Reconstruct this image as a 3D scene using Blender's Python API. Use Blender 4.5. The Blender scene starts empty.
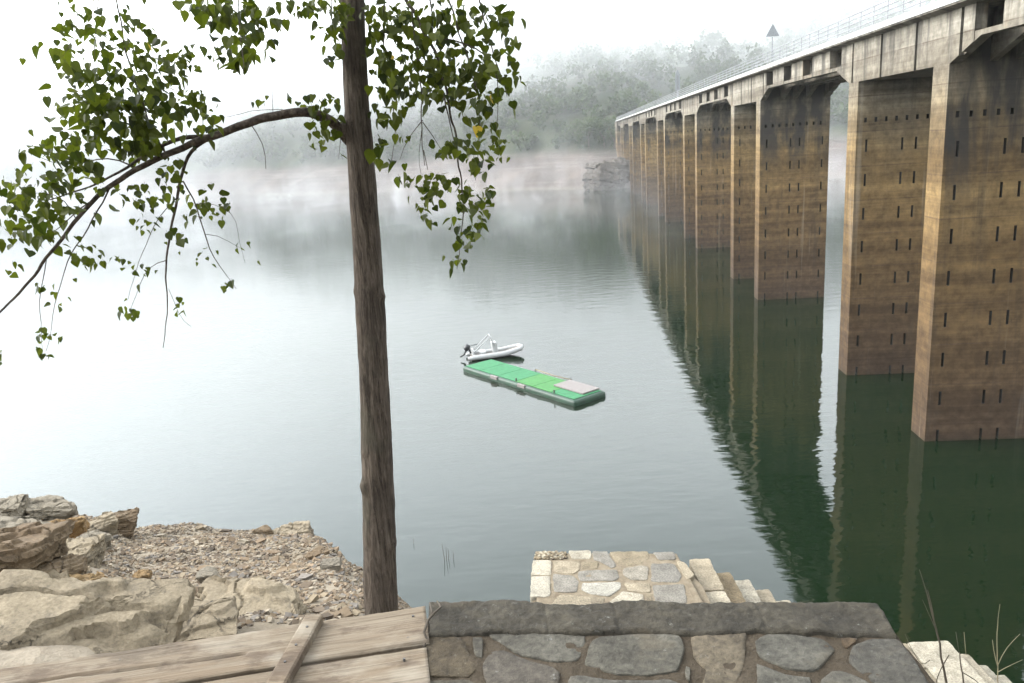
import bpy, bmesh, math, random
import numpy as np
from mathutils import Vector, noise
random.seed(7); RNG = np.random.default_rng(7)
C = bpy.context.scene.collection
sc = bpy.context.scene
R = math.radians

# ------------------------------------------------------------------ camera model
F, CX, CY, H = 800.0, 512.0, 341.5, 16.0
_D = np.array([206, 3209, F]); _D /= np.linalg.norm(_D); _U = -_D
_f = np.array([0, 0, 1.0]); _Y = _f - _U * (_f @ _U); _Y /= np.linalg.norm(_Y)
ROT = np.stack([np.cross(_Y, _U), _Y, _U])            # camera (x right, y down, z forward) -> world
EYE = np.array([0, 0, H])
def ray(x, y): return ROT @ np.array([(x - CX) / F, (y - CY) / F, 1.0])
def on_z(x, y, z): d = ray(x, y); return EYE + d * ((z - H) / d[2])
def at_y(x, y, Y): d = ray(x, y); return EYE + d * (Y / d[1])

cam = bpy.data.cameras.new('camera'); co = bpy.data.objects.new('camera', cam); C.objects.link(co)
cam.sensor_width = 36; cam.lens = F / 1024 * 36; cam.clip_start = 0.05; cam.clip_end = 6000
from mathutils import Matrix
M = Matrix([[ROT[i][0], -ROT[i][1], -ROT[i][2], EYE[i]] for i in range(3)] + [[0, 0, 0, 1]])
co.matrix_world = M
sc.camera = co

# ------------------------------------------------------------------ node helpers
ALB = .80            # scales textured base colours down to balance the raised exposure
class NT:
    def __init__(s, name, clear=True):
        s.m = bpy.data.materials.new(name); s.m.use_nodes = True; s.t = s.m.node_tree
        s.n = s.t.nodes; s.n.clear(); s.out = s.n.new('ShaderNodeOutputMaterial')
    def link(s, a, b): s.t.links.new(a, b)
    def set(s, inp, v):
        if hasattr(v, 'is_linked') or isinstance(v, bpy.types.NodeSocket): s.link(v, inp)
        elif v is not None: inp.default_value = v
    def pos(s): return s.n.new('ShaderNodeNewGeometry').outputs['Position']
    def objc(s): return s.n.new('ShaderNodeTexCoord').outputs['Object']
    def sep(s, v): n = s.n.new('ShaderNodeSeparateXYZ'); s.set(n.inputs[0], v); return n.outputs
    def comb(s, x, y, z):
        n = s.n.new('ShaderNodeCombineXYZ')
        for i, v in enumerate((x, y, z)): s.set(n.inputs[i], v)
        return n.outputs[0]
    def math(s, op, a, b=None, c=None, clamp=False):
        n = s.n.new('ShaderNodeMath'); n.operation = op; n.use_clamp = clamp
        for i, v in enumerate((a, b, c)):
            if v is not None: s.set(n.inputs[i], v)
        return n.outputs[0]
    def scale(s, v, xyz):
        n = s.n.new('ShaderNodeVectorMath'); n.operation = 'MULTIPLY'; s.set(n.inputs[0], v); n.inputs[1].default_value = xyz
        return n.outputs[0]
    def noise(s, v, scale, detail=4, rough=.55, dist=0):
        n = s.n.new('ShaderNodeTexNoise'); s.set(n.inputs['Vector'], v)
        n.inputs['Scale'].default_value = scale; n.inputs['Detail'].default_value = detail
        n.inputs['Roughness'].default_value = rough; n.inputs['Distortion'].default_value = dist
        return n.outputs[0]
    def voro(s, v, scale, feature='F1'):
        n = s.n.new('ShaderNodeTexVoronoi'); n.feature = feature; s.set(n.inputs['Vector'], v); n.inputs['Scale'].default_value = scale
        return n.outputs
    def ramp(s, f, stops, interp='LINEAR'):
        n = s.n.new('ShaderNodeValToRGB'); s.set(n.inputs[0], f); e = n.color_ramp; e.interpolation = interp
        while len(e.elements) < len(stops): e.elements.new(.5)
        for el, (p, c) in zip(e.elements, stops):
            el.position = p; el.color = (c, c, c, 1) if isinstance(c, (int, float)) else (*c, 1)
        return n.outputs[0]
    def maprange(s, v, a, b, c=0., d=1., smooth=False):
        n = s.n.new('ShaderNodeMapRange'); n.clamp = True
        if smooth: n.interpolation_type = 'SMOOTHSTEP'
        s.set(n.inputs[0], v)
        for i, q in enumerate((a, b, c, d)): n.inputs[i + 1].default_value = q
        return n.outputs[0]
    def mix(s, f, a, b, mode='MIX'):
        n = s.n.new('ShaderNodeMix'); n.data_type = 'RGBA'; n.blend_type = mode
        s.set(n.inputs[0], f)
        for k, v in ((6, a), (7, b)):
            if isinstance(v, tuple): v = (*v, 1) if len(v) == 3 else v
            s.set(n.inputs[k], v)
        return n.outputs[2]
    def bump(s, h, strength=.5, dist=.02, normal=None):
        n = s.n.new('ShaderNodeBump'); s.set(n.inputs['Height'], h)
        n.inputs['Strength'].default_value = strength; n.inputs['Distance'].default_value = dist
        if normal is not None: s.link(normal, n.inputs['Normal'])
        return n.outputs[0]
    def pbr(s, col, rough=.9, bump=None, spec=.3, metal=0):
        n = s.n.new('ShaderNodeBsdfPrincipled')
        if isinstance(col, bpy.types.NodeSocket) and s.m.name != 'white_paint': col = s.mix(1.0, col, (ALB, ALB, ALB), 'MULTIPLY')
        s.set(n.inputs['Base Color'], (*col, 1) if isinstance(col, tuple) and len(col) == 3 else col)
        s.set(n.inputs['Roughness'], rough); n.inputs['Specular IOR Level'].default_value = spec; n.inputs['Metallic'].default_value = metal
        if bump is not None: s.link(bump, n.inputs['Normal'])
        s.link(n.outputs[0], s.out.inputs['Surface']); return n

def g3(c, k): return tuple(x * k for x in c)

# ------------------------------------------------------------------ materials
def mat_plain(name, col, rough=.6, var=.25, scale=8, spec=.4):
    t = NT(name); p = t.objc(); f = t.noise(p, scale, 5)
    c = t.mix(t.maprange(f, .35, .7), g3(col, 1 - var), g3(col, 1 + var * .6))
    t.pbr(c, rough, t.bump(f, .15, .01), spec); return t.m

def mat_concrete(name, pier=True, growth=1.0):
    t = NT(name); p = t.pos(); x, y, z = t.sep(p)
    wob = t.noise(t.scale(p, (.35, .35, .12)), 1.0, 5)
    zz = t.math('ADD', z, t.math('MULTIPLY', t.math('SUBTRACT', wob, .5), 3.2))
    f = t.math('DIVIDE', zz, 21.0)
    col = t.ramp(f, [(0, (.058, .038, .023)), (.12, (.080, .051, .027)), (.30, (.112, .072, .033)), (.45, (.155, .102, .045)),
                     (.66, (.195, .135, .062)), (.76, (.20, .157, .095)), (.86, (.21, .192, .157)), (1, (.245, .235, .21))])
    hb = t.noise(t.scale(p, (.03, .03, 1.0)), 1.3, 4, .6)          # old water lines
    col = t.mix(1.0, col, t.mix(t.maprange(hb, .36, .64), (.66, .62, .58), (1.22, 1.20, 1.16)), 'MULTIPLY')
    dk = t.noise(t.scale(p, (1.1, 1.1, .07)), 1.0, 6, .62, .3); col = t.mix(t.math('MULTIPLY', t.maprange(dk, .54, .70), .55), col, (.045, .034, .024))
    # each pour has its own tone, with a thin dark joint
    lift = t.math('DIVIDE', t.math('SUBTRACT', z, 0.95), 2.05)
    fr = t.math('FRACT', lift); idx = t.math('FLOOR', lift)
    tone = t.noise(t.comb(t.math('MULTIPLY', idx, 7.31), t.math('MULTIPLY', y, .02), 0), 1.0, 1)
    col = t.mix(t.maprange(tone, .35, .65), g3((1, 1, 1), .80), (1, 1, 1)) if False else t.mix(1.0, col, t.mix(t.maprange(tone, .3, .7), (.78, .76, .74), (1.05, 1.05, 1.05)), 'MULTIPLY')
    joint = t.math('LESS_THAN', t.math('ABSOLUTE', t.math('SUBTRACT', fr, .5)), .485)
    brk = t.maprange(t.noise(p, .9, 3), .3, .62)
    jm = t.math('MULTIPLY', t.math('SUBTRACT', 1, joint), t.math('MULTIPLY', brk, .6))
    col = t.mix(jm, col, (.07, .045, .03))
    # boards
    brd = t.noise(t.scale(p, (.25, .25, 6)), 1.6, 3)
    col = t.mix(1.0, col, t.mix(t.maprange(brd, .35, .65), (.90, .90, .90), (1.06, 1.06, 1.06)), 'MULTIPLY')
    # fine mottling and speckles
    mo = t.noise(p, 2.2, 8, .65)
    col = t.mix(1.0, col, t.mix(t.maprange(mo, .32, .68), (.62, .60, .58), (1.25, 1.25, 1.25)), 'MULTIPLY')
    sp = t.math('LESS_THAN', t.voro(p, 2.6)[0], .045)
    col = t.mix(t.math('MULTIPLY', sp, .6), col, (.05, .04, .03))
    # white lime and long streaks
    st = t.noise(t.scale(p, (1.5, 1.5, .06)), 1.0, 5, .6)
    col = t.mix(t.math('MULTIPLY', t.maprange(st, .60, .72), .18), col, (.50, .45, .37))
    # black growth on the faces turned along the bridge, above the water mark
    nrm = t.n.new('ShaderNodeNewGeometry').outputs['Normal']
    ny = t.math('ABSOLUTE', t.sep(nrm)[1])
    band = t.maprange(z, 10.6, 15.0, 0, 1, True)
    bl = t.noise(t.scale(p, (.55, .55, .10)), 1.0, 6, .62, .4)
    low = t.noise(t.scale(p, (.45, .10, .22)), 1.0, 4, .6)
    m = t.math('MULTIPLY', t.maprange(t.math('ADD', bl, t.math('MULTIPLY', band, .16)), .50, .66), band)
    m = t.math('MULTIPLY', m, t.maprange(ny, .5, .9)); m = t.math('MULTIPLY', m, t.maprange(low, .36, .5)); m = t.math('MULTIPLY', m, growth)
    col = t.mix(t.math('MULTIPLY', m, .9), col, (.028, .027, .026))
    if not pier:
        s2 = t.noise(t.scale(p, (1.2, 1.2, .09)), 1.0, 6, .65)
        top = t.maprange(z, 18.2, 20.6, .0, .09)
        col = t.mix(t.math('MULTIPLY', t.maprange(t.math('ADD', s2, top), .54, .68), .8), col, (.055, .05, .043))
        rs = t.noise(t.scale(p, (.8, .8, .3)), .8, 4)
        col = t.mix(t.math('MULTIPLY', t.maprange(rs, .60, .75), .3), col, (.30, .20, .11))
    h = t.math('ADD', t.math('MULTIPLY', mo, .6), t.math('MULTIPLY', brd, .5))
    t.pbr(col, .9, t.bump(h, .5, .03), .2); return t.m

def mat_rock(name, base, alt, dark, sc_=1.0):
    t = NT(name); p = t.pos()
    a = t.noise(p, 1.6 * sc_, 6, .6); b = t.noise(t.scale(p, (1, 1, 3.5)), 5 * sc_, 7, .7); c = t.noise(p, 42 * sc_, 6, .75); e_ = t.noise(p, 9 * sc_, 8, .72, .6)
    col = t.mix(t.maprange(a, .38, .62), base, alt)
    col = t.mix(t.math('MULTIPLY', t.maprange(b, .55, .72), .55), col, dark)
    col = t.mix(1.0, col, t.mix(t.maprange(c, .3, .7), (.60, .58, .55), (1.30, 1.29, 1.27)), 'MULTIPLY')
    col = t.mix(t.math('MULTIPLY', t.maprange(e_, .54, .66), .55), col, dark)
    cr = t.maprange(t.voro(t.scale(t.mix(.15, p, t.comb(a, b, c)), (1, 1, 1.8)), 3.2 * sc_, 'DISTANCE_TO_EDGE')[0], 0, .018)
    crk = t.math('MULTIPLY', t.math('SUBTRACT', 1, cr), t.maprange(a, .5, .6))
    col = t.mix(t.math('MULTIPLY', crk, .75), col, g3(dark, .45))
    h = t.math('ADD', t.math('ADD', t.math('MULTIPLY', b, .6), t.math('MULTIPLY', e_, .5)), t.math('ADD', t.math('MULTIPLY', c, .35), t.math('MULTIPLY', crk, -.6)))
    t.pbr(col, .92, t.bump(h, .9, .035 / sc_ ** .5), .2); return t.m

def mat_ground():
    t = NT('ground'); p = t.pos(); x, y, z = t.sep(p)
    n1 = t.noise(p, .9, 6, .6); n2 = t.noise(p, 7, 5, .65); n3 = t.noise(p, .05, 6, .6)
    near = t.mix(t.maprange(n1, .35, .65), (.165, .132, .092), (.21, .175, .13))
    near = t.mix(t.math('MULTIPLY', t.maprange(n2, .5, .7), .6), near, (.15, .115, .08))
    beach = t.mix(t.maprange(n3, .38, .6), (.13, .10, .082), (.075, .057, .048))
    st = t.noise(t.scale(p, (.02, .02, 1.1)), 1, 4); beach = t.mix(t.math('MULTIPLY', t.maprange(st, .5, .62), .5), beach, (.18, .152, .13))
    v = t.voro(p, .22)[1]; vv = t.n.new('ShaderNodeRGBToBW'); t.link(v, vv.inputs[0])
    beach = t.mix(t.math('MULTIPLY', t.maprange(vv.outputs[0], .55, .6), .45), beach, (.08, .065, .055))
    green = t.mix(t.maprange(t.noise(p, .06, 5), .4, .6), (.022, .034, .013), (.045, .052, .022))
    zz = t.math('ADD', z, t.math('MULTIPLY', n3, 6))
    far = t.mix(t.maprange(zz, 12.5, 16), beach, green)
    dist = t.maprange(y, 60, 110)
    col = t.mix(dist, near, far)
    back = t.maprange(y, -9, -5); col = t.mix(back, green, col)
    wet = t.maprange(z, .3, 1.2); col = t.mix(wet, g3((.12, .10, .08), 1), col)
    t.pbr(col, .95, t.bump(t.math('ADD', n2, n1), .8, .05), .2); return t.m

def mat_water():
    t = NT('lake_water'); p = t.pos()
    w1 = t.noise(t.scale(p, (.55, 1.0, 1)), .9, 2, .5); w2 = t.noise(t.scale(p, (.30, 1.0, 1)), 3.0, 3, .5); big = t.noise(p, .03, 3)
    amp = t.maprange(big, .35, .65, .35, 1.0)
    h = t.math('MULTIPLY', t.math('ADD', w1, t.math('MULTIPLY', w2, .30)), amp)
    n = t.pbr((.0032, .0082, .0030), .012, t.bump(h, 1.0, .026), .5)
    n.inputs['IOR'].default_value = 1.38
    return t.m

def mat_bark(twig=False):
    t = NT('bark'); p = t.objc()
    if twig:
        a = t.noise(p, 38, 6, .6); col = t.ramp(t.maprange(a, .3, .7), [(0, (.018, .014, .010)), (.5, (.055, .042, .032)), (1, (.13, .105, .08))])
        t.pbr(col, .9, t.bump(a, .8, .006), .2); return t.m
    a = t.noise(t.scale(p, (1, 1, .10)), 55, 8, .72, .8); b = t.noise(t.scale(p, (1, 1, .5)), 6, 4); c = t.noise(p, 95, 5, .7)
    rid = t.math('ADD', t.math('MULTIPLY', t.maprange(a, .36, .64), .75), t.math('MULTIPLY', c, .3))
    col = t.ramp(rid, [(.08, (.022, .016, .012)), (.34, (.075, .057, .042)), (.62, (.135, .105, .080)), (1, (.21, .172, .135))])
    pl = t.noise(p, 3.1, 5, .6); col = t.mix(t.math('MULTIPLY', t.maprange(pl, .5, .64), .55), col, (.045, .034, .026))
    col = t.mix(t.math('MULTIPLY', t.maprange(b, .52, .7), .5), col, (.085, .080, .055))
    t.pbr(col, .95, t.bump(rid, 1.0, .022), .2); return t.m

def mat_leaf(name, c1, c2, trans=.45):
    t = NT(name); p = t.pos(); at = t.n.new('ShaderNodeAttribute'); at.attribute_name = 'tint'
    f = at.outputs['Fac']; n = t.noise(p, 60, 2)
    col = t.mix(f, c1, c2); col = t.mix(1.0, col, t.mix(n, (.8, .8, .8), (1.15, 1.15, 1.15)), 'MULTIPLY')
    col = t.mix(t.math('GREATER_THAN', f, .985), col, (.30, .20, .03))
    b = t.n.new('ShaderNodeBsdfPrincipled'); t.set(b.inputs['Base Color'], col); b.inputs['Roughness'].default_value = .6; b.inputs['Specular IOR Level'].default_value = .18
    tr = t.n.new('ShaderNodeBsdfTranslucent'); t.set(tr.inputs[0], t.mix(1.0, col, (1.5, 1.7, .7), 'MULTIPLY'))
    mx = t.n.new('ShaderNodeMixShader'); mx.inputs[0].default_value = trans
    t.link(b.outputs[0], mx.inputs[1]); t.link(tr.outputs[0], mx.inputs[2]); t.link(mx.outputs[0], t.out.inputs['Surface']); return t.m

def mat_wood():
    t = NT('weathered_wood'); p = t.objc()
    at = t.n.new('ShaderNodeAttribute'); at.attribute_name = 'dark_mask'
    g = t.noise(t.scale(p, (2.2, 120, 120)), 1.0, 7, .65, .5); g2 = t.noise(t.scale(p, (1.6, 11, 11)), 1.3, 6, .65, 1.2); k = t.noise(t.scale(p, (1, 2.2, 1)), 4.0, 7, .68)
    col = t.ramp(t.maprange(g, .28, .72), [(0, (.085, .062, .042)), (.4, (.150, .117, .082)), (1, (.222, .185, .138))])
    col = t.mix(t.math('MULTIPLY', t.maprange(g2, .44, .60), .65), col, (.145, .105, .068))
    col = t.mix(t.math('MULTIPLY', t.maprange(k, .51, .60), .7), col, (.075, .052, .036))
    kn = t.noise(t.scale(p, (1, 3.2, 1)), 1.7, 7, .7, .8); col = t.mix(t.math('MULTIPLY', t.maprange(kn, .52, .60), .6), col, (.062, .046, .033))
    wk = t.noise(t.scale(p, (1, 1.6, 1)), 2.3, 5, .6); col = t.mix(t.math('MULTIPLY', t.maprange(wk, .5, .66), .5), col, (.31, .275, .22))
    col = t.mix(at.outputs['Fac'], col, (.05, .036, .025))  # darker along the crack and the lower plank edges
    t.pbr(col, .9, t.bump(t.math('ADD', g, t.math('MULTIPLY', g2, .6)), .9, .008), .2); return t.m

def mat_paving(name, amount, dark):
    """stone with a colour per stone (attribute 'tone', 0..1 dark grey to tan) and rough lichen-flecked faces"""
    t = NT(name); p = t.pos(); at = t.n.new('ShaderNodeAttribute'); at.attribute_name = 'stone'
    col = t.mix(1.0, at.outputs['Color'], (dark, dark, dark * .97), 'MULTIPLY')
    a = t.noise(p, 5, 6, .6); b = t.noise(p, 38, 6, .7); c = t.noise(p, 140, 3, .7)
    col = t.mix(1.0, col, t.mix(t.maprange(a, .3, .7), (.62, .60, .57), (1.24, 1.22, 1.18)), 'MULTIPLY')
    col = t.mix(1.0, col, t.mix(t.maprange(b, .3, .7), (.50, .49, .47), (1.42, 1.42, 1.40)), 'MULTIPLY')
    li = t.math('MULTIPLY', t.maprange(t.noise(p, 26, 6, .75), .60, .70), t.maprange(c, .42, .6))
    col = t.mix(t.math('MULTIPLY', li, amount), col, (.30, .295, .27))
    mo = t.maprange(t.noise(p, 3.3, 5, .65), .57, .7); col = t.mix(t.math('MULTIPLY', mo, amount * .8), col, (.10, .075, .045))
    h = t.math('ADD', t.math('MULTIPLY', a, .5), t.math('ADD', b, t.math('MULTIPLY', c, .3)))
    t.pbr(col, .92, t.bump(h, 1.0, .014), .25); return t.m

def mat_mortar(name, c1, c2):
    t = NT(name); p = t.pos(); a = t.noise(p, 9, 6, .65); b = t.noise(p, 60, 5, .7)
    col = t.mix(t.maprange(a, .35, .65), c1, c2); col = t.mix(1.0, col, t.mix(b, (.6, .6, .6), (1.35, 1.35, 1.35)), 'MULTIPLY')
    t.pbr(col, .97, t.bump(t.math('ADD', a, b), 1.0, .02), .15); return t.m

def mat_gravel():
    t = NT('gravel'); at = t.n.new('ShaderNodeAttribute'); at.attribute_name = 'stone'
    n = t.noise(t.pos(), 40, 4, .6)
    col = t.mix(1.0, at.outputs['Color'], t.mix(n, (.7, .7, .7), (1.25, 1.25, 1.25)), 'MULTIPLY')
    t.pbr(col, .92, t.bump(n, .5, .01), .2); return t.m

MT = dict(
    pier=mat_concrete('pier_concrete', True), pier_clean=mat_concrete('clean_pier_concrete', True, .25), girder=mat_concrete('girder_concrete', False),
    ground=mat_ground(), water=mat_water(), bark=mat_bark(), twig=mat_bark(True), wood=mat_wood(),
    leaf=mat_leaf('poplar_leaf', (.015, .021, .003), (.070, .078, .010), .40),
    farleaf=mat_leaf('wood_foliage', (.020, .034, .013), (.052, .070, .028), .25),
    white=mat_plain('white_paint', (.22, .225, .23), .5, .06), slot=mat_plain('slot_shade', (.02, .018, .015), .9),  # near-black colour paints in the shade inside the pier slots
    kerb=mat_plain('pale_kerb', (.45, .445, .425), .85, .15, 3), asphalt=mat_plain('asphalt', (.05, .05, .05), .9, .3, 20),
    rust=mat_plain('dark_steel', (.06, .055, .05), .6), paving=mat_paving('grey_paving', .5, .62), pale=mat_paving('pale_paving', .12, .86),
    mortar=mat_mortar('old_mortar', (.045, .034, .022), (.078, .061, .042)), palemortar=mat_mortar('pale_mortar', (.16, .125, .085), (.225, .185, .13)),
    gravel=mat_gravel(),
    r_pale=mat_rock('pale_rock', (0.243, 0.199, 0.137), (0.191, 0.156, 0.109), (0.106, 0.087, 0.064)),
    r_grey=mat_rock('grey_rock', (0.157, 0.136, 0.105), (0.211, 0.181, 0.136), (0.067, 0.059, 0.046)),
    r_brown=mat_rock('brown_rock', (0.118, 0.082, 0.049), (0.162, 0.121, 0.077), (0.048, 0.036, 0.024)),
    r_orange=mat_rock('orange_rock', (0.218, 0.121, 0.045), (0.235, 0.163, 0.084), (0.097, 0.058, 0.032)),
    r_dark=mat_rock('dark_rock', (.07, .06, .052), (.11, .095, .08), (.03, .026, .024), .05),
    teal=mat_plain('teal_deck', (.026, .150, .058), .85, .18, 3), lime=mat_plain('lime_deck', (.042, .160, .040), .85, .15, 3),
    hull=mat_plain('dark_green_float', (.007, .036, .016), .5, .35, 2), pad=mat_plain('pale_pink_mat', (.185, .165, .155), .9, .08, 4),
    boat=mat_plain('white_rubber', (0.350, 0.350, 0.343), .6, .08, 3), black=mat_plain('black_plastic', (.012, .012, .014), .4),
    boatfloor=mat_plain('grey_floor', (.16, .14, .12), .7), rope=mat_plain('rope', (.20, .16, .10), .9),
    signface=mat_plain('pale_sign', (.16, .165, .17), .6), sign=mat_plain('grey_sign', (.20, .21, .22), .5), stalk=mat_plain('dry_stalk', (.055, .042, .028), .9), pale_stalk=mat_plain('straw', (.22, .18, .11), .9),
)

# ------------------------------------------------------------------ object helpers
def obj(name, verts, faces, mat, parent=None, smooth=False, attrs=None):
    me = bpy.data.meshes.new(name)
    me.from_pydata([tuple(map(float, v)) for v in verts], [], [tuple(map(int, f)) for f in faces]); me.update()
    me.materials.append(mat)
    if smooth: me.polygons.foreach_set('use_smooth', [True] * len(me.polygons))
    if attrs:
        for k, (kind, dom, vals) in attrs.items():
            a = me.attributes.new(k, kind, dom)
            a.data.foreach_set('value' if kind == 'FLOAT' else 'color', np.asarray(vals, dtype=np.float32).ravel())
    o = bpy.data.objects.new(name, me); C.objects.link(o)
    if parent is not None:
        o.parent = parent
        if parent.type == 'EMPTY': o.matrix_parent_inverse = Matrix.Translation(-Vector(parent.location))
    return o
def fix_parent(o, parent): o.parent = parent
def thing(name, label, cat, loc=(0, 0, 0), group=None):
    o = bpy.data.objects.new(name, None); C.objects.link(o); o.location = [float(v) for v in loc]
    o['label'] = label; o['category'] = cat; o.empty_display_size = .2
    if group: o['group'] = group
    return o
def tag(o, label, cat, group=None):
    o['label'] = label; o['category'] = cat
    if group: o['group'] = group
    return o
def kind(o, k): o['kind'] = k; return o

class MB:
    def __init__(s): s.v = []; s.f = []; s.n = 0
    def add(s, v, f):
        v = [tuple(q) for q in v]; s.v += v; s.f += [tuple(i + s.n for i in q) for q in f]; s.n += len(v); return s
    def box(s, a, b):
        (x0, y0, z0), (x1, y1, z1) = a, b
        return s.add([(x0, y0, z0), (x1, y0, z0), (x1, y1, z0), (x0, y1, z0), (x0, y0, z1), (x1, y0, z1), (x1, y1, z1), (x0, y1, z1)],
                     [(0, 3, 2, 1), (4, 5, 6, 7), (0, 1, 5, 4), (1, 2, 6, 5), (2, 3, 7, 6), (3, 0, 4, 7)])
    def tube(s, pts, rad, seg=6, cap=True):
        pts = [np.array(p, float) for p in pts]; n = len(pts)
        if not hasattr(rad, '__len__'): rad = [rad] * n
        vs = []; up = None
        for i, p in enumerate(pts):
            t = pts[min(i + 1, n - 1)] - pts[max(i - 1, 0)]; t /= np.linalg.norm(t) + 1e-9
            if up is None:
                up = np.array([0, 0, 1.0]) if abs(t[2]) < .8 else np.array([1.0, 0, 0])
            a = np.cross(t, up); a /= np.linalg.norm(a) + 1e-9; b = np.cross(a, t); up = b
            for k in range(seg):
                th = 2 * math.pi * k / seg; vs.append(p + rad[i] * (a * math.cos(th) + b * math.sin(th)))
        fs = [(i * seg + k, i * seg + (k + 1) % seg, (i + 1) * seg + (k + 1) % seg, (i + 1) * seg + k) for i in range(n - 1) for k in range(seg)]
        if cap: fs += [tuple(range(seg))[::-1], tuple((n - 1) * seg + k for k in range(seg))]
        return s.add(vs, fs)
    def obj(s, name, mat, parent=None, smooth=False, attrs=None): return obj(name, s.v, s.f, mat, parent, smooth, attrs)

def bevel(o, w=.01, seg=2):
    m = o.modifiers.new('bevel', 'BEVEL'); m.width = w; m.segments = seg; m.limit_method = 'ANGLE'; m.angle_limit = R(40); return o

# ------------------------------------------------------------------ terrain
SPIT_PX = [(-140, 500), (0, 505), (60, 512), (130, 530), (215, 531), (300, 530), (330, 570), (352, 600)]
def sl_(az): return np.interp(az, [-60, -40, -35, -32, -28, -17], [.24, .24, .252, .27, .318, .355])
def px_to_prof(x, y):
    d = ray(x, y); h = math.hypot(d[0], d[1]); k = -d[2] / h; r = 1.4 / max(k - float(sl_(math.degrees(math.atan2(d[0], d[1])))), .085)
    return (d[0] / h * r, d[1] / h * r)
SPIT = [px_to_prof(*p) for p in SPIT_PX]
SPIT = SPIT + [(-1.35, 4.9), (-.8, 3.6), (1.6, 3.0), (3.2, 1.0), (30, -6), (30, -60), (-60, -60), (-60, 3), (-17, 11)]
SPITN = np.array(SPIT)
def poly_dist(P, poly):
    """distance outside a polygon, 0 inside"""
    P = np.asarray(P, float); n = len(poly); d = np.full(len(P), 1e9); ins = np.zeros(len(P), bool)
    for i in range(n):
        a, b = poly[i], poly[(i + 1) % n]; ab = b - a
        t = np.clip(((P - a) @ ab) / (ab @ ab), 0, 1); q = a + t[:, None] * ab
        d = np.minimum(d, np.hypot(*(P - q).T))
        c = (a[1] > P[:, 1]) != (b[1] > P[:, 1])
        xs = a[0] + (P[:, 1] - a[1]) * ab[0] / (ab[1] if abs(ab[1]) > 1e-9 else 1e-9)
        ins ^= c & (P[:, 0] < xs)
    return np.where(ins, 0, d)
def fbm(P, scale, octv=4):
    return np.array([noise.fractal(Vector((p[0] * scale, p[1] * scale, 3.3)), 1.0, 2.0, octv) for p in P])
AZ_T = [-180, -120, -75, -50, -31.5, -26, -15, -1.6, 8, 15, 22, 30, 36, 60, 100, 180]
RS_T = [900, 700, 560, 640, 633, 528, 367, 281, 247, 250, 262, 255, 245, 235, 260, 900]
def height(P):
    P = np.asarray(P, float); x, y = P.T; r = np.hypot(x, y); az = np.degrees(np.arctan2(x, y))
    rr = np.hypot(np.maximum(y, 0), .45 * x) ; rr = np.where(y < 0, .45 * np.abs(x) * np.exp(np.minimum(y, 0) / 25), rr)
    rr = np.where((y > 0) & (x < 0), np.maximum(rr, np.minimum(r, 60) * np.clip((y) / 6, 0, 1)), rr)
    out = poly_dist(P, SPITN)
    near = 14.6 - sl_(az) * rr - 1.15 * out * np.clip(out / .4, .5, 1)
    near += np.where(y < -7, .8 * (-y - 7), 0); near = np.minimum(near, 48)  # unseen hill behind the camera, added to cut light on the pier faces
    m = r < 60
    if m.any():
        f = np.zeros(len(P)); f[m] = fbm(P[m], .55, 5) * .16 + fbm(P[m], 2.4, 3) * .035
        near = near + f * np.clip((r - 2.2) / 2, 0, 1)
    D = (r - np.interp(az, AZ_T, RS_T)) * .85
    fm = (D > -40)
    f1 = np.zeros(len(P)); f2 = np.zeros(len(P))
    if fm.any():
        f1[fm] = fbm(P[fm], .012, 5); f2[fm] = fbm(P[fm], .06, 4)
    top = np.interp(az, [-60, -30, -15, 0, 12, 40], [55, 60, 70, 95, 110, 110])
    D2 = D + f1 * 16 + f2 * 3
    beach = np.where(D2 < 0, D2 * .2, 10.0 * np.clip(D2 / 32, 0, 1) ** .85)
    hill = top * np.tanh(np.maximum(D2 - 32, 0) * .46 / top)
    far = beach + hill * (1 + .25 * f1) + f2 * np.clip(D2 / 30, 0, 1) * 2.0
    return np.maximum(np.maximum(near, far), -5 + 0 * x)
def h1(x, y): return float(height(np.array([[x, y]]))[0])

azs = np.concatenate([np.linspace(-180, -48, 60, endpoint=False), np.linspace(-48, 48, 330, endpoint=False), np.linspace(48, 180, 60, endpoint=False)])
rs = np.concatenate([np.linspace(1.0, 20, 120, endpoint=False), np.geomspace(20, 200, 50, endpoint=False), np.linspace(200, 480, 75, endpoint=False), np.geomspace(480, 1600, 26)])
A_, R_ = np.meshgrid(np.radians(azs), rs); TP = np.stack([R_ * np.sin(A_), R_ * np.cos(A_)], -1).reshape(-1, 2)
TZ = height(TP); na, nr = len(azs), len(rs)
tf = [(i * na + j, i * na + (j + 1) % na, (i + 1) * na + (j + 1) % na, (i + 1) * na + j) for i in range(nr - 1) for j in range(na)]
tv = np.column_stack([TP, TZ]).tolist() + [[0, 0, float(h1(0, 0))]]
tf += [(na * nr, (j + 1) % na, j) for j in range(na)]
kind(obj('terrain', tv, [f[::-1] for f in tf], MT['ground'], smooth=True), 'structure')
kind(obj('lake_water', [(-1500, -150, 0), (1500, -150, 0), (1500, 1500, 0), (-1500, 1500, 0)], [(0, 1, 2, 3)], MT['water']), 'structure')

# ------------------------------------------------------------------ bridge
AZB = R(4.75); BD = np.array([math.sin(AZB), math.cos(AZB), 0]); BP = np.array([BD[1], -BD[0], 0]); BA = on_z(911, 430, 0)
W, TH, PER, OFF = 6.1, 1.65, 36.65, 11.7
def bw(s, p, z): q = BA + BD * s + BP * p; return (q[0], q[1], z)
bridge = thing('road_bridge', 'long concrete road bridge on tall brown wall piers crossing the lake', 'bridge', bw(0, 0, 0))

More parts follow.
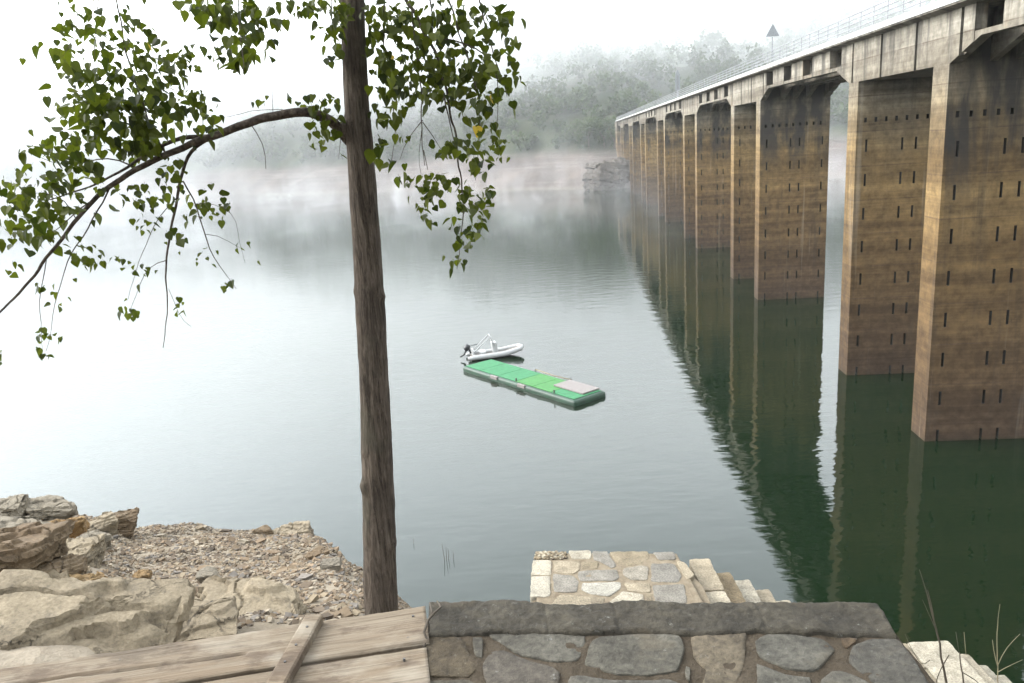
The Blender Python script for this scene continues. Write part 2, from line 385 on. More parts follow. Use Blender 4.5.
def holed_face(mb, fn, u0, u1, z0, z1, bands, depth, inner):
    """fn(u, z, d) -> xyz; bands: list of (za, zb, [(ua, ub), ...]) holes"""
    zs = z0
    def quad(a, b, c, d, q): mb.add([fn(a, c, q), fn(b, c, q), fn(b, d, q), fn(a, d, q)], [(0, 1, 2, 3)])
    for za, zb, hs in bands:
        if za > zs: quad(u0, u1, zs, za, 0)
        u = u0
        for a, b in hs:
            quad(u, a, za, zb, 0); u = b
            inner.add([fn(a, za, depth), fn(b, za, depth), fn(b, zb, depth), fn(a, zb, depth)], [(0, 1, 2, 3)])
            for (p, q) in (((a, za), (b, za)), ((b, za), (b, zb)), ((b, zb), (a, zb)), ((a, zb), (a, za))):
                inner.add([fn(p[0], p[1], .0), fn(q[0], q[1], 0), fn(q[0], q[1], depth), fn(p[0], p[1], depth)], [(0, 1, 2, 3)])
        quad(u, u1, za, zb, 0); zs = zb
    quad(u0, u1, zs, z1, 0)
def pier(s1, i):
    s0 = s1 - TH; mb = MB(); inner = MB(); bands = []
    jit = random.Random(i)
    for k in range(8):
        z = .22 + 2.03 * k + jit.uniform(-.04, .04)
        if z + .36 > 15.3: break
        bands.append((z - .36, z + .36, [(u - .06, u + .06) for u in (.6, 2.7, 3.5, 5.5)]))
    bands.append((15.82, 16.1, [(.5 + .6 * k - .075, .5 + .6 * k + .075) for k in range(9)]))
    zb = -4.6; T = 18.2
    holed_face(mb, lambda u, z, d: bw(s0 + d, u, z), 0, W, zb, T, bands, .75, inner)
    holed_face(mb, lambda u, z, d: bw(s1 - d, W - u, z), 0, W, zb, T, bands, .75, inner)
    for p in (0, W):
        mb.add([bw(s0, p, zb), bw(s1, p, zb), bw(s1, p, T), bw(s0, p, T)], [(0, 1, 2, 3) if p else (3, 2, 1, 0)])
    mb.add([bw(s0, 0, T), bw(s0, W, T), bw(s1, W, T), bw(s1, 0, T)], [(0, 1, 2, 3)])
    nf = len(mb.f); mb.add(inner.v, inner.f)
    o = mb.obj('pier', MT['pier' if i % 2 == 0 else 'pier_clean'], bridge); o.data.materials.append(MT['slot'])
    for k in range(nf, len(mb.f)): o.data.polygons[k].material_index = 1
pairs = [i for i in range(-1, 7)]
for i in pairs:
    pier(i * PER, 2 * i); pier(i * PER + OFF, 2 * i + 1)
S0, S1 = -62.0, 249.0
def bottom(s):
    i = math.floor((s + 12.475) / PER); u = s - i * PER          # u in [-12.475, 24.175)
    if -TH <= u <= OFF: return 18.2
    return float(np.interp(u, [-12.5, -4.3, -TH, OFF, 14.3, 24.2], [19.12, 19.12, 18.2, 18.2, 19.12, 19.12]))
BR = sorted({round(i * PER + u, 3) for i in range(-3, 9) for u in (-4.3, -TH, OFF, 14.3)})
def web(mb, sa, sb, p0, p1, top=20.46):
    ss = [sa] + [s for s in BR if sa < s < sb] + [sb]
    lo = [(s, bottom(s)) for s in ss]; n = len(ss)
    v = []
    for p in (p0, p1):
        v += [bw(s, p, z) for s, z in lo] + [bw(s, p, top) for s, z in lo]
    f = []
    for k in range(n - 1):
        f += [(k, n + k, n + k + 1, k + 1), (2 * n + k, 2 * n + k + 1, 3 * n + k + 1, 3 * n + k), (k, k + 1, 2 * n + k + 1, 2 * n + k), (n + k, 3 * n + k, 3 * n + k + 1, n + k + 1)]
    f += [(0, 2 * n, 3 * n, n), (n - 1, 2 * n - 1, 4 * n - 1, 3 * n - 1)]
    mb.add(v, f)
# outer faces: pale panels between dark recesses
def recesses():
    out = []
    for i in range(-2, 8):
        b = i * PER
        for u in (13.3, 19.5, 24.9, 30.6): out.append((b + u, b + u + 2.3))
        for u in (-2.75, 1.95, 6.5, 11.05): out.append((b + u, b + u + .28))
    return sorted(r for r in out if r[0] > S0 + .5 and r[1] < S1 - .5)
mb = MB()
for pa, pb, pin0, pin1 in ((0, .22, .22, .5), (W - .22, W, W - .5, W - .22)):
    s = S0; si = S0
    for a, b in recesses():
        web(mb, s, a, pa, pb); s = b
        if b - a > 1: web(mb, si, a, pin0, pin1); web(mb, a, b, pa + .03, pb if pa == 0 else pb - .03, 19.34); web(mb, a, b, pin0, pin1, 19.34); si = b
    web(mb, s, S1, pa, pb); web(mb, si, S1, pin0, pin1)
for p in (1.75, 2.85, 3.95): web(mb, S0, S1, p, p + .35)
for i in range(-2, 7):
    web(mb, max(i * PER - TH, S0), i * PER + OFF, .5, W - .5)
mb.obj('girder', MT['girder'], bridge)
# deck slab with tapered overhang and kerb
prof_ = [(-.5, 20.56), (-.5, 20.74), (-.02, 20.74), (W + .02, 20.74), (W + .5, 20.74), (W + .5, 20.56), (W + .02, 20.46), (-.02, 20.46)]
mb = MB(); mb.add([bw(S0, p, z) for p, z in prof_] + [bw(S1, p, z) for p, z in prof_],
                  [(k, (k + 1) % 8, 8 + (k + 1) % 8, 8 + k) for k in range(8)] + [tuple(range(8))[::-1], tuple(range(8, 16))])
mb.obj('deck_slab', MT['girder'], bridge)
mb = MB()
for p0, p1 in ((-.56, -.16), (W + .16, W + .56)):
    mb.add([bw(s, p, z) for s in (S0, S1) for p, z in ((p0, 20.64), (p1, 20.744), (p1, 20.93), (p0, 20.93))], [(0, 1, 2, 3), (7, 6, 5, 4), (0, 4, 5, 1), (1, 5, 6, 2), (2, 6, 7, 3), (3, 7, 4, 0)])
mb.obj('kerb', MT['kerb'], bridge)
mb = MB(); mb.add([bw(s, p, 20.745) for s in (S0, S1) for p in (-.15, W + .15)], [(0, 1, 3, 2)]); mb.obj('carriageway', MT['asphalt'], bridge)
for p in (-.36, W + .36):
    mb = MB(); s = S0 + 1
    while s < S1 - .5:
        q = np.array(bw(s, p, 0)); mb.tube([q + [0, 0, 20.92], q + [0, 0, 21.95]], .026, 4); s += 2.0
    for z in (21.2, 21.45, 21.7, 21.95): mb.tube([bw(S0 + 1, p, z), bw(S1 - 1, p, z)], .03, 4)
    mb.obj('railing', MT['white'], bridge)
for a, b in ((S1 - 3, S1 + 9), (S0 - 9, S0 + 3)):
    mb = MB(); mb.add([bw(s, p, z) for s in (a, b) for p, z in ((-.3, -1), (W + .3, -1), (W + .3, 20.455), (-.3, 20.455))], [(0, 1, 2, 3), (7, 6, 5, 4), (0, 4, 5, 1), (1, 5, 6, 2), (2, 6, 7, 3), (3, 7, 4, 0)])
    mb.obj('abutment', MT['pier'], bridge)

# signs standing on the far kerb of the bridge
b = np.array(bw(56.6, W + .05, 20.745))
t = thing('road_sign', 'grey triangular road sign on thin post above the bridge railing', 'road sign', b)
MB().tube([b, b + [0, 0, 4.9]], .05, 8).obj('post', MT['sign'], t)
def plate(mb, c, pts, th=.05):
    n = len(pts); v = [c + BP * u + np.array([0, 0, w]) + BD * d for d in (-th / 2, th / 2) for u, w in pts]
    mb.add(v, [tuple(range(n)), tuple(range(n, 2 * n))[::-1]] + [(k, n + k, n + (k + 1) % n, (k + 1) % n) for k in range(n)])
m_ = MB(); plate(m_, b - BD * .1 + np.array([0, 0, 5.0]), [(-.75, -.05), (.75, -.05), (0, 1.3)]); m_.obj('sign_plate', MT['sign'], t)
b = np.array(bw(137, W + .05, 20.745))
t = thing('road_sign', 'tall narrow grey sign panel with pointed top on white post', 'road sign', b)
MB().tube([b, b + [0, 0, 4.2]], .09, 8).obj('post', MT['white'], t)
m_ = MB(); plate(m_, b - BD * .15 + np.array([0, 0, 3.6]), [(-.5, 0), (.5, 0), (.5, 3.1), (0, 4.1), (-.5, 3.1)], .12); sp_ = m_.obj('sign_plate', MT['sign'], t)
m_ = MB(); plate(m_, b - BD * .24 + np.array([0, 0, 3.85]), [(-.24, 0), (.24, 0), (.24, 2.7), (-.24, 2.7)], .05); m_.obj('sign_face', MT['signface'], sp_)

#@@P2S
# ------------------------------------------------------------------ masonry in the near part of the scene
def clip_inset(pts, k):
    P = np.array(pts, float); n = len(P); out = []
    area = sum(P[i][0] * P[(i + 1) % n][1] - P[(i + 1) % n][0] * P[i][1] for i in range(n)); sg = 1 if area > 0 else -1
    for i in range(n):
        a, b, c = P[i - 1], P[i], P[(i + 1) % n]
        d1 = (b - a) / (np.linalg.norm(b - a) + 1e-9); d2 = (c - b) / (np.linalg.norm(c - b) + 1e-9)
        n1 = sg * np.array([-d1[1], d1[0]]); n2 = sg * np.array([-d2[1], d2[0]])
        m = n1 + n2; m /= max(np.linalg.norm(m), .5); out.append(b + m * k)
    return np.array(out)
def rough_outline(P, step, amp, seed):
    out = []; n = len(P)
    for i in range(n):
        a, b = P[i], P[(i + 1) % n]; L = np.linalg.norm(b - a); m = max(1, int(L / step)); nn = np.array([-(b - a)[1], (b - a)[0]]) / (L + 1e-9)
        for k in range(m):
            t = k / m; q = a + (b - a) * t
            if k == 0:   # round the corner a little
                q = q + ((P[i - 1] - a) / (np.linalg.norm(P[i - 1] - a) + 1e-9) + (b - a) / (L + 1e-9)) * min(step * .22, L * .1)
            w = noise.noise(Vector((q[0] * 9 + seed, q[1] * 9, seed * 1.7))) * amp + noise.noise(Vector((q[0] * 31 + seed, q[1] * 31, seed))) * amp * .5
            out.append(q + nn * w)
    return np.array(out)
class Stones:
    """flat stones: rough outline, rounded arris, uneven top; one colour per stone in the attribute 'stone'"""
    def __init__(s): s.mb = MB(); s.col = []
    def add(s, poly, z, thick, col, gap=.008, step=.03, amp=.008, tilt=.006, lump=.004, arris=.005):
        seed = random.uniform(0, 99); P = rough_outline(clip_inset(poly, gap), step, amp, seed); n = len(P); c = P.mean(0)
        tx, ty = random.uniform(-tilt, tilt), random.uniform(-tilt, tilt)
        rings = [(1.0, -thick), (1.0, -arris), (.992, -arris * .25), (.975, .0), (.85, .001), (.6, .001), (.3, .0)]
        v = []
        for k, d in rings:
            for q in P:
                if k == 1.0: w = q
                else:
                    w = q + (c - q) * (1 - k)
                zz = z + d + (w[0] - c[0]) * tx + (w[1] - c[1]) * ty
                if d > -.02: zz += lump * (noise.noise(Vector((w[0] * 7, w[1] * 7, seed))) + .6 * noise.noise(Vector((w[0] * 22, w[1] * 22, seed))))
                v.append((w[0], w[1], zz))
        v.append((c[0], c[1], z)); f = []
        for r in range(len(rings) - 1):
            f += [(r * n + i, r * n + (i + 1) % n, (r + 1) * n + (i + 1) % n, (r + 1) * n + i) for i in range(n)]
        b = (len(rings) - 1) * n; f += [(b + i, b + (i + 1) % n, len(v) - 1) for i in range(n)]
        area = sum(P[i][0] * P[(i + 1) % n][1] - P[(i + 1) % n][0] * P[i][1] for i in range(n))
        if area < 0: f = [q[::-1] for q in f]
        s.mb.add(v, f); br = random.uniform(.88, 1.12); s.col += [(*[x * br for x in col], 1)] * len(v)
    def obj(s, name, mat, parent): return s.mb.obj(name, mat, parent, True, {'stone': ('FLOAT_COLOR', 'POINT', s.col)})

ZP = 14.35
def pxz(pts, z): return [on_z(x, y, z)[:2] for x, y in pts]
wall = thing('stone_wall', 'broad dark grey stone wall with rough coping overlooking the lake', 'wall', (.4, 2.2, ZP))
GR, BR_, DK, LG = (.108, .098, .082), (.13, .104, .073), (.078, .068, .055), (.15, .14, .12)
st = Stones()
def coping(back, front, z, th, col, nx=300, ny=22):
    P0 = np.array(pxz(back, z)); P1 = np.array(pxz(front, z))
    def along(P, t): d = np.concatenate([[0], np.cumsum(np.hypot(*np.diff(P, axis=0).T))]); return np.stack([np.interp(t * d[-1], d, P[:, k]) for k in range(2)], -1)
    tt = np.linspace(0, 1, nx + 1); A0, A1 = along(P0, tt), along(P1, tt); v = []; cl = []
    for j in range(ny + 1):
        for i in range(nx + 1):
            t = j / ny; q = A0[i] * (1 - t) + A1[i] * t; e = min(j, ny - j, i, nx - i)
            n1 = noise.fractal(Vector((q[0] * 6, q[1] * 6, 2)), 1, 2, 3); n2 = noise.fractal(Vector((q[0] * 30, q[1] * 30, 7)), 1, 2, 3)
            jj = (1 if j == 0 else -1 if j == ny else 0) * .008 * (noise.noise(Vector((q[0] * 14, j, 3))) + .6 * noise.noise(Vector((q[0] * 45, j, 9))))
            zz = z + .008 * n1 + .005 * n2 - (.009 if e == 0 else .002 if e == 1 else 0)
            for c_ in (.27, .425, .74):                 # hairline joints between the cap stones
                zz -= .005 * max(0, 1 - abs(i / nx - c_ - .006 * noise.noise(Vector((j * .4, c_, 1)))) * nx / 1.6)
            v.append((q[0], q[1] + jj, zz)); k = .9 + .25 * n1; cl.append((col[0] * k, col[1] * k, col[2] * k, 1))
    n = nx + 1; rim = [i for i in range(n)] + [j * n + nx for j in range(1, ny + 1)] + [ny * n + i for i in range(nx - 1, -1, -1)] + [j * n for j in range(ny - 1, 0, -1)]
    nb = len(v); v += [(v[k][0], v[k][1], z - th) for k in rim]; cl += [(*col, 1)] * len(rim); m = len(rim)
    f = [(j * n + i, (j + 1) * n + i, (j + 1) * n + i + 1, j * n + i + 1) for j in range(ny) for i in range(nx)] + [(rim[k], rim[(k + 1) % m], nb + (k + 1) % m, nb + k) for k in range(m)]
    obj('coping', v, f, MT['paving'], wall, True, {'stone': ('FLOAT_COLOR', 'POINT', cl)})
coping([(429, 600.5), (470, 599), (505, 598.5), (545, 602), (590, 602.5), (621, 600), (690, 601), (760, 600), (820, 601), (878, 600.5)],
       [(427.5, 635), (490, 631), (556, 632), (624, 630), (700, 633), (760, 629.5), (830, 632), (897, 635)], ZP + .012, .45, (.074, .064, .049))
st = Stones()
for poly, col in [
    ([(427, 636), (462, 636), (469, 650), (479, 668), (470, 676), (418, 677), (414, 664)], (.11, .085, .055)),
    ([(471, 637), (484, 636), (483, 659), (474, 657)], GR),
    ([(486, 634), (520, 632), (586, 634), (587, 641), (578, 661), (545, 662), (520, 655), (503, 645)], LG),
    ([(480, 662), (490, 648), (505, 648), (530, 660), (548, 664), (562, 672), (558, 702), (492, 702)], (.115, .10, .085)),
    ([(590, 640), (600, 634), (650, 633), (681, 635), (686, 650), (678, 672), (640, 676), (610, 674), (582, 664)], (.125, .116, .098)),
    ([(689, 636), (705, 631), (748, 631), (746, 656), (738, 684), (734, 703), (697, 702), (700, 690), (706, 668), (694, 660)], (.165, .135, .098)),
    ([(752, 640), (765, 632), (800, 633), (825, 637), (838, 650), (815, 672), (785, 669), (757, 656)], (.105, .099, .086)),
    ([(755, 661), (785, 673), (813, 676), (812, 702), (756, 702)], (.13, .122, .106)),
    ([(819, 678), (830, 668), (850, 670), (882, 690), (876, 705), (818, 705)], (.14, .13, .113)),
    ([(845, 660), (851, 645), (872, 637), (899, 637), (918, 664), (933, 692), (890, 692), (868, 680)], (.092, .086, .076)),
    ([(417, 680), (470, 679), (489, 690), (480, 708), (408, 708)], (.10, .088, .07)),
    ([(568, 675), (600, 677), (640, 680), (672, 677), (690, 690), (692, 706), (563, 706)], (.12, .112, .10)),
    ([(838, 636), (861, 638), (849, 648), (843, 648)], (.13, .09, .055)),
    ([(685, 664), (692, 666), (690, 684), (682, 676)], LG), ([(640, 632), (668, 631), (670, 634.5), (642, 635)], LG)]:
    st.add(pxz(poly, ZP), ZP, .14, col, .004, .022, .006, .012, .006)
y = 1.94
while y > -1.6:                                   # the same paving goes on under the viewer's feet
    x = -.42; hgt = random.uniform(.24, .34)
    while x < 1.25:
        w_ = min(random.uniform(.25, .5), 1.26 - x)
        j = lambda: random.uniform(-.03, .03)
        if w_ > .1: st.add([(x + j(), y - hgt + j() * .5), (x + w_ + j(), y - hgt + j() * .5), (x + w_ + j(), y - .02 + j() * .5), (x + j(), y - .02 + j() * .5)], ZP, .14, random.choice([GR, BR_, LG, DK]), .008, .03, .008, .01, .005)
        x += w_
    y -= hgt
st.obj('paving_stones', MT['paving'], wall)
xs = [(-.375, 2.69), (.2, 2.65), (.75, 2.58), (1.235, 2.47), (1.20, 2.0), (1.26, -1.8), (-.45, -1.8), (-.41, 2.2)]
def bed(mb, c00, c10, c11, c01, z, drop, nx, ny, amp):
    c00, c10, c11, c01 = (np.array(c, float) for c in (c00, c10, c11, c01)); v = []
    for j in range(ny + 1):
        for i in range(nx + 1):
            a_, b_ = i / nx, j / ny; q = c00 * (1 - a_) * (1 - b_) + c10 * a_ * (1 - b_) + c11 * a_ * b_ + c01 * (1 - a_) * b_
            v.append((q[0], q[1], z + amp * (noise.noise(Vector((q[0] * 11, q[1] * 11, 1))) + .7 * noise.noise(Vector((q[0] * 37, q[1] * 37, 4))))))
    n = nx + 1; rim = [i for i in range(n)] + [j * n + nx for j in range(1, ny + 1)] + [ny * n + i for i in range(nx - 1, -1, -1)] + [j * n for j in range(ny - 1, 0, -1)]
    nb = len(v); v += [(v[k][0], v[k][1], z - drop) for k in rim]; m = len(rim)
    mb.add(v, [(j * n + i, j * n + i + 1, (j + 1) * n + i + 1, (j + 1) * n + i) for j in range(ny) for i in range(nx)] + [(rim[k], nb + k, nb + (k + 1) % m, rim[(k + 1) % m]) for k in range(m)]); return mb
bed(MB(), (-.42, -1.77), (1.235, -1.77), (1.205, 2.45), (-.35, 2.66), ZP - .006, 3.3, 190, 420, .006).obj('mortar_bed', MT['mortar'], wall, True)
st = Stones()                                     # outer faces of the wall: courses of blocks
mbf = MB(); colf = []
for a, b in ((xs[0], xs[3]), (xs[3], xs[5]), (xs[6], xs[0])):
    a, b = np.array(a), np.array(b); L = np.linalg.norm(b - a); d = (b - a) / L; nrm_ = np.array([-d[1], d[0]])
    z = 11.0
    while z < ZP - .5:
        hh = random.uniform(.2, .3); u = random.uniform(-.2, 0)
        while u < L:
            ww = random.uniform(.3, .6); u0, u1 = max(u, 0) + .008, min(u + ww, L) - .008
            if u1 - u0 > .08:
                c_ = random.choice([GR, BR_, LG]); o_ = random.uniform(.0, .02)
                pts = [a + d * u0 - nrm_ * .02, a + d * u1 - nrm_ * .02, a + d * u1 + nrm_ * o_, a + d * u0 + nrm_ * o_]
                mbf.add([(*p, z + .008) for p in pts] + [(*p, z + hh - .008) for p in pts], [(0, 3, 2, 1), (4, 5, 6, 7), (0, 1, 5, 4), (1, 2, 6, 5), (2, 3, 7, 6), (3, 0, 4, 7)])
                colf += [(*c_, 1)] * 8
            u += ww
        z += hh
mbf.obj('facing_blocks', MT['paving'], wall, False, {'stone': ('FLOAT_COLOR', 'POINT', colf)})

# ---- stone landing and stairs going down to the water
ZL = 9.5
stair = thing('stone_staircase', 'pale stone landing with steps going down to the water', 'stairs', (1.3, 11, ZL))
WH, CR, GY, TN = (.33, .30, .25), (.27, .23, .175), (.205, .19, .172), (.235, .195, .14)
def z6(pts): return pxz([(510 + x / 3.657, 540 + y / 3.657) for x, y in pts], ZL)
st = Stones()
for poly, col in [
    ([(212, 38), (298, 38), (296, 68), (226, 70)], WH), ([(300, 40), (357, 40), (366, 60), (392, 94), (372, 104), (325, 78), (304, 74)], GY),
    ([(362, 42), (505, 40), (512, 62), (482, 86), (424, 95), (398, 90), (370, 60)], TN), ([(520, 44), (600, 42), (608, 72), (540, 72)], GY),
    ([(82, 72), (152, 72), (152, 128), (78, 128)], WH), ([(78, 131), (150, 131), (148, 207), (72, 210)], (.34, .315, .27)),
    ([(158, 75), (258, 78), (256, 108), (235, 125), (160, 117)], CR), ([(262, 79), (324, 80), (322, 104), (262, 106)], TN),
    ([(250, 112), (390, 108), (404, 135), (385, 150), (255, 150), (244, 130)], GY), ([(262, 156), (405, 153), (409, 175), (365, 207), (300, 200), (258, 182)], (.32, .305, .275)),
    ([(155, 122), (235, 130), (253, 150), (246, 192), (160, 190)], GY), ([(412, 104), (480, 92), (508, 97), (503, 146), (440, 147), (408, 122)], (.215, .195, .168)),
    ([(515, 85), (600, 85), (628, 130), (618, 156), (515, 152)], (.20, .187, .172)), ([(415, 155), (513, 156), (515, 192), (430, 188)], CR),
    ([(520, 163), (638, 160), (650, 232), (530, 232)], GY), ([(150, 230), (180, 198), (300, 206), (350, 212), (344, 238), (150, 240)], CR),
    ([(358, 236), (372, 218), (412, 186), (490, 198), (495, 236)], WH), ([(608, 76), (640, 80), (676, 128), (650, 146), (632, 126)], CR), ([(498, 196), (516, 198), (524, 232), (500, 234)], TN)]:
    st.add(z6(poly), ZL, .16, col, .006, .045, .014, .008, .008, .008)
yy = 10.05
for r_ in range(4):
    xx = -.05
    while xx < 2.4:
        ww = min(random.uniform(.35, .6), 2.5 - xx)
        st.add([(xx, yy - .45), (xx + ww, yy - .45), (xx + ww, yy), (xx, yy)], ZL, .16, random.choice([CR, GY, WH]), .012, .06, .015); xx += ww
    yy -= .45
st.obj('landing_slabs', MT['pale'], stair)
# pebble patch let into the corner of the landing
pb = Stones()
for q in range(170):
    u, w_ = random.random(), random.random(); c_ = z6([(92 + 114 * u, 44 + 25 * w_)])[0]; rr_ = random.uniform(.018, .034)
    pb.add([(c_[0] + rr_ * math.cos(a) * random.uniform(.8, 1.2), c_[1] + rr_ * math.sin(a) * random.uniform(.8, 1.3)) for a in np.linspace(0, 2 * math.pi, 7)[:-1]], ZL + .01, .03, random.choice([(.14, .11, .07), (.25, .2, .14), (.33, .3, .24), (.09, .07, .05)]), 0, .02, .003)
pb.obj('pebble_panel', MT['pale'], stair)
lx = [z6([(74, 214)])[0], z6([(90, 42)])[0], z6([(606, 42)])[0], z6([(650, 226)])[0]]
base = [(-.02, 8.3)] + [tuple(p) for p in lx[:3]] + [(2.62, 10.6), (2.62, 8.3)]
bed(MB(), (.02, 8.33), (2.58, 8.33), tuple(lx[2] + [.0, -.06]), tuple(lx[1] + [.03, -.05]), ZL - .008, .5, 120, 150, .007).obj('mortar_bed', MT['palemortar'], stair, True)
mb = MB(); cr_ = clip_inset(base, .03); n_ = len(cr_)
mb.add([(p[0], p[1], ZL - .06) for p in cr_] + [(p[0], p[1], 3) for p in cr_], [tuple(range(n_)), tuple(range(n_, 2 * n_))[::-1]] + [(k, n_ + k, n_ + (k + 1) % n_, (k + 1) % n_) for k in range(n_)])
mb.obj('landing_core', MT['palemortar'], stair)
# steps: each one of two or three blocks
sx, sz = 2.62, ZL
def block(st_, x0, x1, y0, y1, z, th, col): st_.add([(x0, y0), (x1, y0), (x1, y1), (x0, y1)], z, th, col, .006, .05, .012, .015, .012)
stepz = []
for k in range(9): stepz.append((2.62 + k * .325, 2.62 + (k + 1) * .325, ZL - .20 * (k + 1)))
stepz.append((5.545, 6.92, 7.52))
for k in range(8): stepz.append((6.92 + k * .34, 6.92 + (k + 1) * .34, 7.52 - .25 * (k + 1)))
for i, (x0, x1, z) in enumerate(stepz):
    s_ = Stones(); far = 11.62 - (.06 if i % 3 == 1 else 0) - .01 * (i % 2)
    ys = [8.3, 9.1, 9.9, random.uniform(10.55, 10.9), far] if x1 - x0 < 1 else [8.3, 9.2, 10.2, 10.95, far]
    for a, b in zip(ys[:-1], ys[1:]):
        if x1 - x0 > 1:
            m_ = x0 + (x1 - x0) * random.uniform(.4, .55)
            block(s_, x0, m_, a, b, z + random.uniform(-.015, .015), .5, random.choice([CR, WH])); block(s_, m_, x1, a, b, z + random.uniform(-.015, .015), .5, random.choice([CR, TN, WH]))
        else:
            c_ = random.choice([WH, CR, WH, (.34, .30, .24)])
            if i == 1 and b == far: c_ = (.20, .155, .10)
            block(s_, x0 - .01, x1, a, b, z + random.uniform(-.02, .02), .6, c_)
    s_.obj('step', MT['pale'], stair)
mb = MB()
for x0, x1, z in stepz: mb.box((x0 + .012, 8.33, z - 4), (x1 - .02, 11.54, z - .05))
mb.obj('stair_core', MT['palemortar'], stair)

# ---- weathered planks beside the wall
zt = ZP + .012
pa, pb_ = on_z(425, 604.5, zt), on_z(0, 668, zt); dv = (pb_ - pa)[:2]; dv /= np.linalg.norm(dv)
NV = np.array([dv[1], -dv[0]]);  NV = NV if NV[1] < 0 else -NV       # across, towards the viewer
ang = math.atan2(dv[1], dv[0])
deck = thing('plank_deck', 'weathered pale wooden planks laid side by side at the wall end', 'wooden deck', (pa[0], pa[1], zt))
def plank(u0, u1, w0, w1, z, th, name='plank', crack=None, tiltend=0):
    nu, nw = 260, 26; v = []; dark_mask = []; sd_ = random.uniform(0, 50)
    for i in range(nu + 1):
        u = u0 + (u1 - u0) * i / nu
        for j in range(nw + 1):
            w_ = w0 + (w1 - w0) * j / nw
            e = min(w_ - w0, w1 - w_); ed = .006 * max(0, 1 - e / .012) ** 2 * (1 + noise.noise(Vector((u * 12, sd_, j)))) + .004 * max(0, noise.noise(Vector((u * 5, w_ * 3, sd_))) - .3)
            g = .0022 * noise.noise(Vector((u * 2.2, w_ * 75, sd_))) + .0018 * noise.noise(Vector((u * 6, w_ * 160, sd_))) + .005 * noise.noise(Vector((u * 1.3, w_ * 8, sd_)))
            wy = .004 * noise.noise(Vector((u * 3, sd_, 0)))
            dd = 0
            if crack is not None:
                cw = crack[2] + .012 * math.sin(u * 3.1) + .004 * noise.noise(Vector((u * 14, 1, sd_)))
                if u > crack[0]:
                    k = max(0, 1 - abs(w_ - cw) / (.004 + .006 * min(1, (u - crack[0]) * 1.2))); g -= .02 * k; dd = k
            v.append((u, w_ + wy, g - ed)); dark_mask.append(min(1, dd * 1.2))
    m = nw + 1
    f = [(i * m + j, (i + 1) * m + j, (i + 1) * m + j + 1, i * m + j + 1) for i in range(nu) for j in range(nw)]
    nb = len(v)
    ring = [j for j in range(m)] + [i * m + nw for i in range(1, nu + 1)] + [nu * m + j for j in range(nw - 1, -1, -1)] + [i * m for i in range(nu - 1, 0, -1)]
    v += [(v[k][0], v[k][1], -th) for k in ring]; dark_mask += [.3] * len(ring); n = len(ring)
    f += [(ring[k], ring[(k + 1) % n], nb + (k + 1) % n, nb + k) for k in range(n)]
    f.append(tuple(nb + k for k in range(n))[::-1])
    me = bpy.data.meshes.new(name); me.from_pydata(v, [], f); me.update(); me.materials.append(MT['wood'])
    bmx = bmesh.new(); bmx.from_mesh(me); bmesh.ops.recalc_face_normals(bmx, faces=bmx.faces); bmx.to_mesh(me); bmx.free()
    me.polygons.foreach_set('use_smooth', [len(p.vertices) == 4 and i_ < nu * nw for i_, p in enumerate(me.polygons)])
    a = me.attributes.new('dark_mask', 'FLOAT', 'POINT'); a.data.foreach_set('value', np.array(dark_mask, dtype=np.float32))
    o = bpy.data.objects.new(name, me); C.objects.link(o); o.parent = deck
    q = dv * 0
    ox = np.array([dv[0], dv[1]]); 
    o.matrix_local = Matrix([[dv[0], NV[0], 0, 0], [dv[1], NV[1], 0, 0], [0, 0, 1, z], [0, 0, 0, 1]])
    return o
w1 = float(((on_z(400, 647.5, zt) - pa)[:2]) @ NV)
plank(0.0, 3.2, 0.0, w1 - .006, 0, .055, crack=(.62, .0, .125))
plank(0.012, 3.2, w1 + .008, w1 + .25, -.004, .055)
plank(0.0, 3.2, w1 + .26, w1 + .52, -.003, .055)
# batten nailed across
ba, bb = on_z(313, 617, zt + .03), on_z(272, 690, zt + .03)
bd_ = (bb - ba)[:2]; Lb = np.linalg.norm(bd_); bd_ /= Lb; bn = np.array([bd_[1], -bd_[0]])
mb = MB(); nu = 40; wv = .032
v = []
for i in range(nu + 1):
    u = -.01 + (Lb + .35) * i / nu
    for s_, zz in ((-1, -.03), (-1, .0), (-.8, .004), (0, .005), (.8, .004), (1, .0), (1, -.03)):
        q = ba[:2] + bd_ * u + bn * s_ * wv * (1 + .05 * noise.noise(Vector((u * 9, s_, 2)))); v.append((q[0], q[1], zt + .03 + zz + .003 * noise.noise(Vector((u * 7, s_ * 2, 5)))))
m = 7; mb.add(v, [(i * m + j, (i + 1) * m + j, (i + 1) * m + j + 1, i * m + j + 1) for i in range(nu) for j in range(m - 1)] + [tuple(range(7)), tuple(nu * m + k for k in range(7))[::-1]])
bo = mb.obj('batten', MT['wood'], deck)
for q_ in (on_z(307, 627, zt + .035), on_z(296, 645, zt + .035), on_z(285, 662, zt + .035)):
    MB().tube([q_ + [0, 0, -.01], q_ + [0, 0, .0035]], .0045, 8).obj('nail', MT['rust'], bo)
for q_ in (on_z(413, 616, zt), on_z(408, 638, zt), on_z(404, 659, zt), on_z(120, 660, zt)):
    MB().tube([q_ + [0, 0, -.02], q_ + [0, 0, .002]], .0045, 8).obj('nail', MT['rust'], deck)
for u in (.25, 1.3, 2.4):
    a_ = pa[:2] + dv * u; mb = MB()
    mb.add([(*(a_ + dv * s_ + NV * t_), zt + z_) for z_ in (-.058, -.30) for s_, t_ in ((-.05, -.0), (.05, -.0), (.05, .75), (-.05, .75))], [(0, 1, 2, 3), (7, 6, 5, 4), (0, 4, 5, 1), (1, 5, 6, 2), (2, 6, 7, 3), (3, 7, 4, 0)])
    mb.obj('joist', MT['wood'], deck)
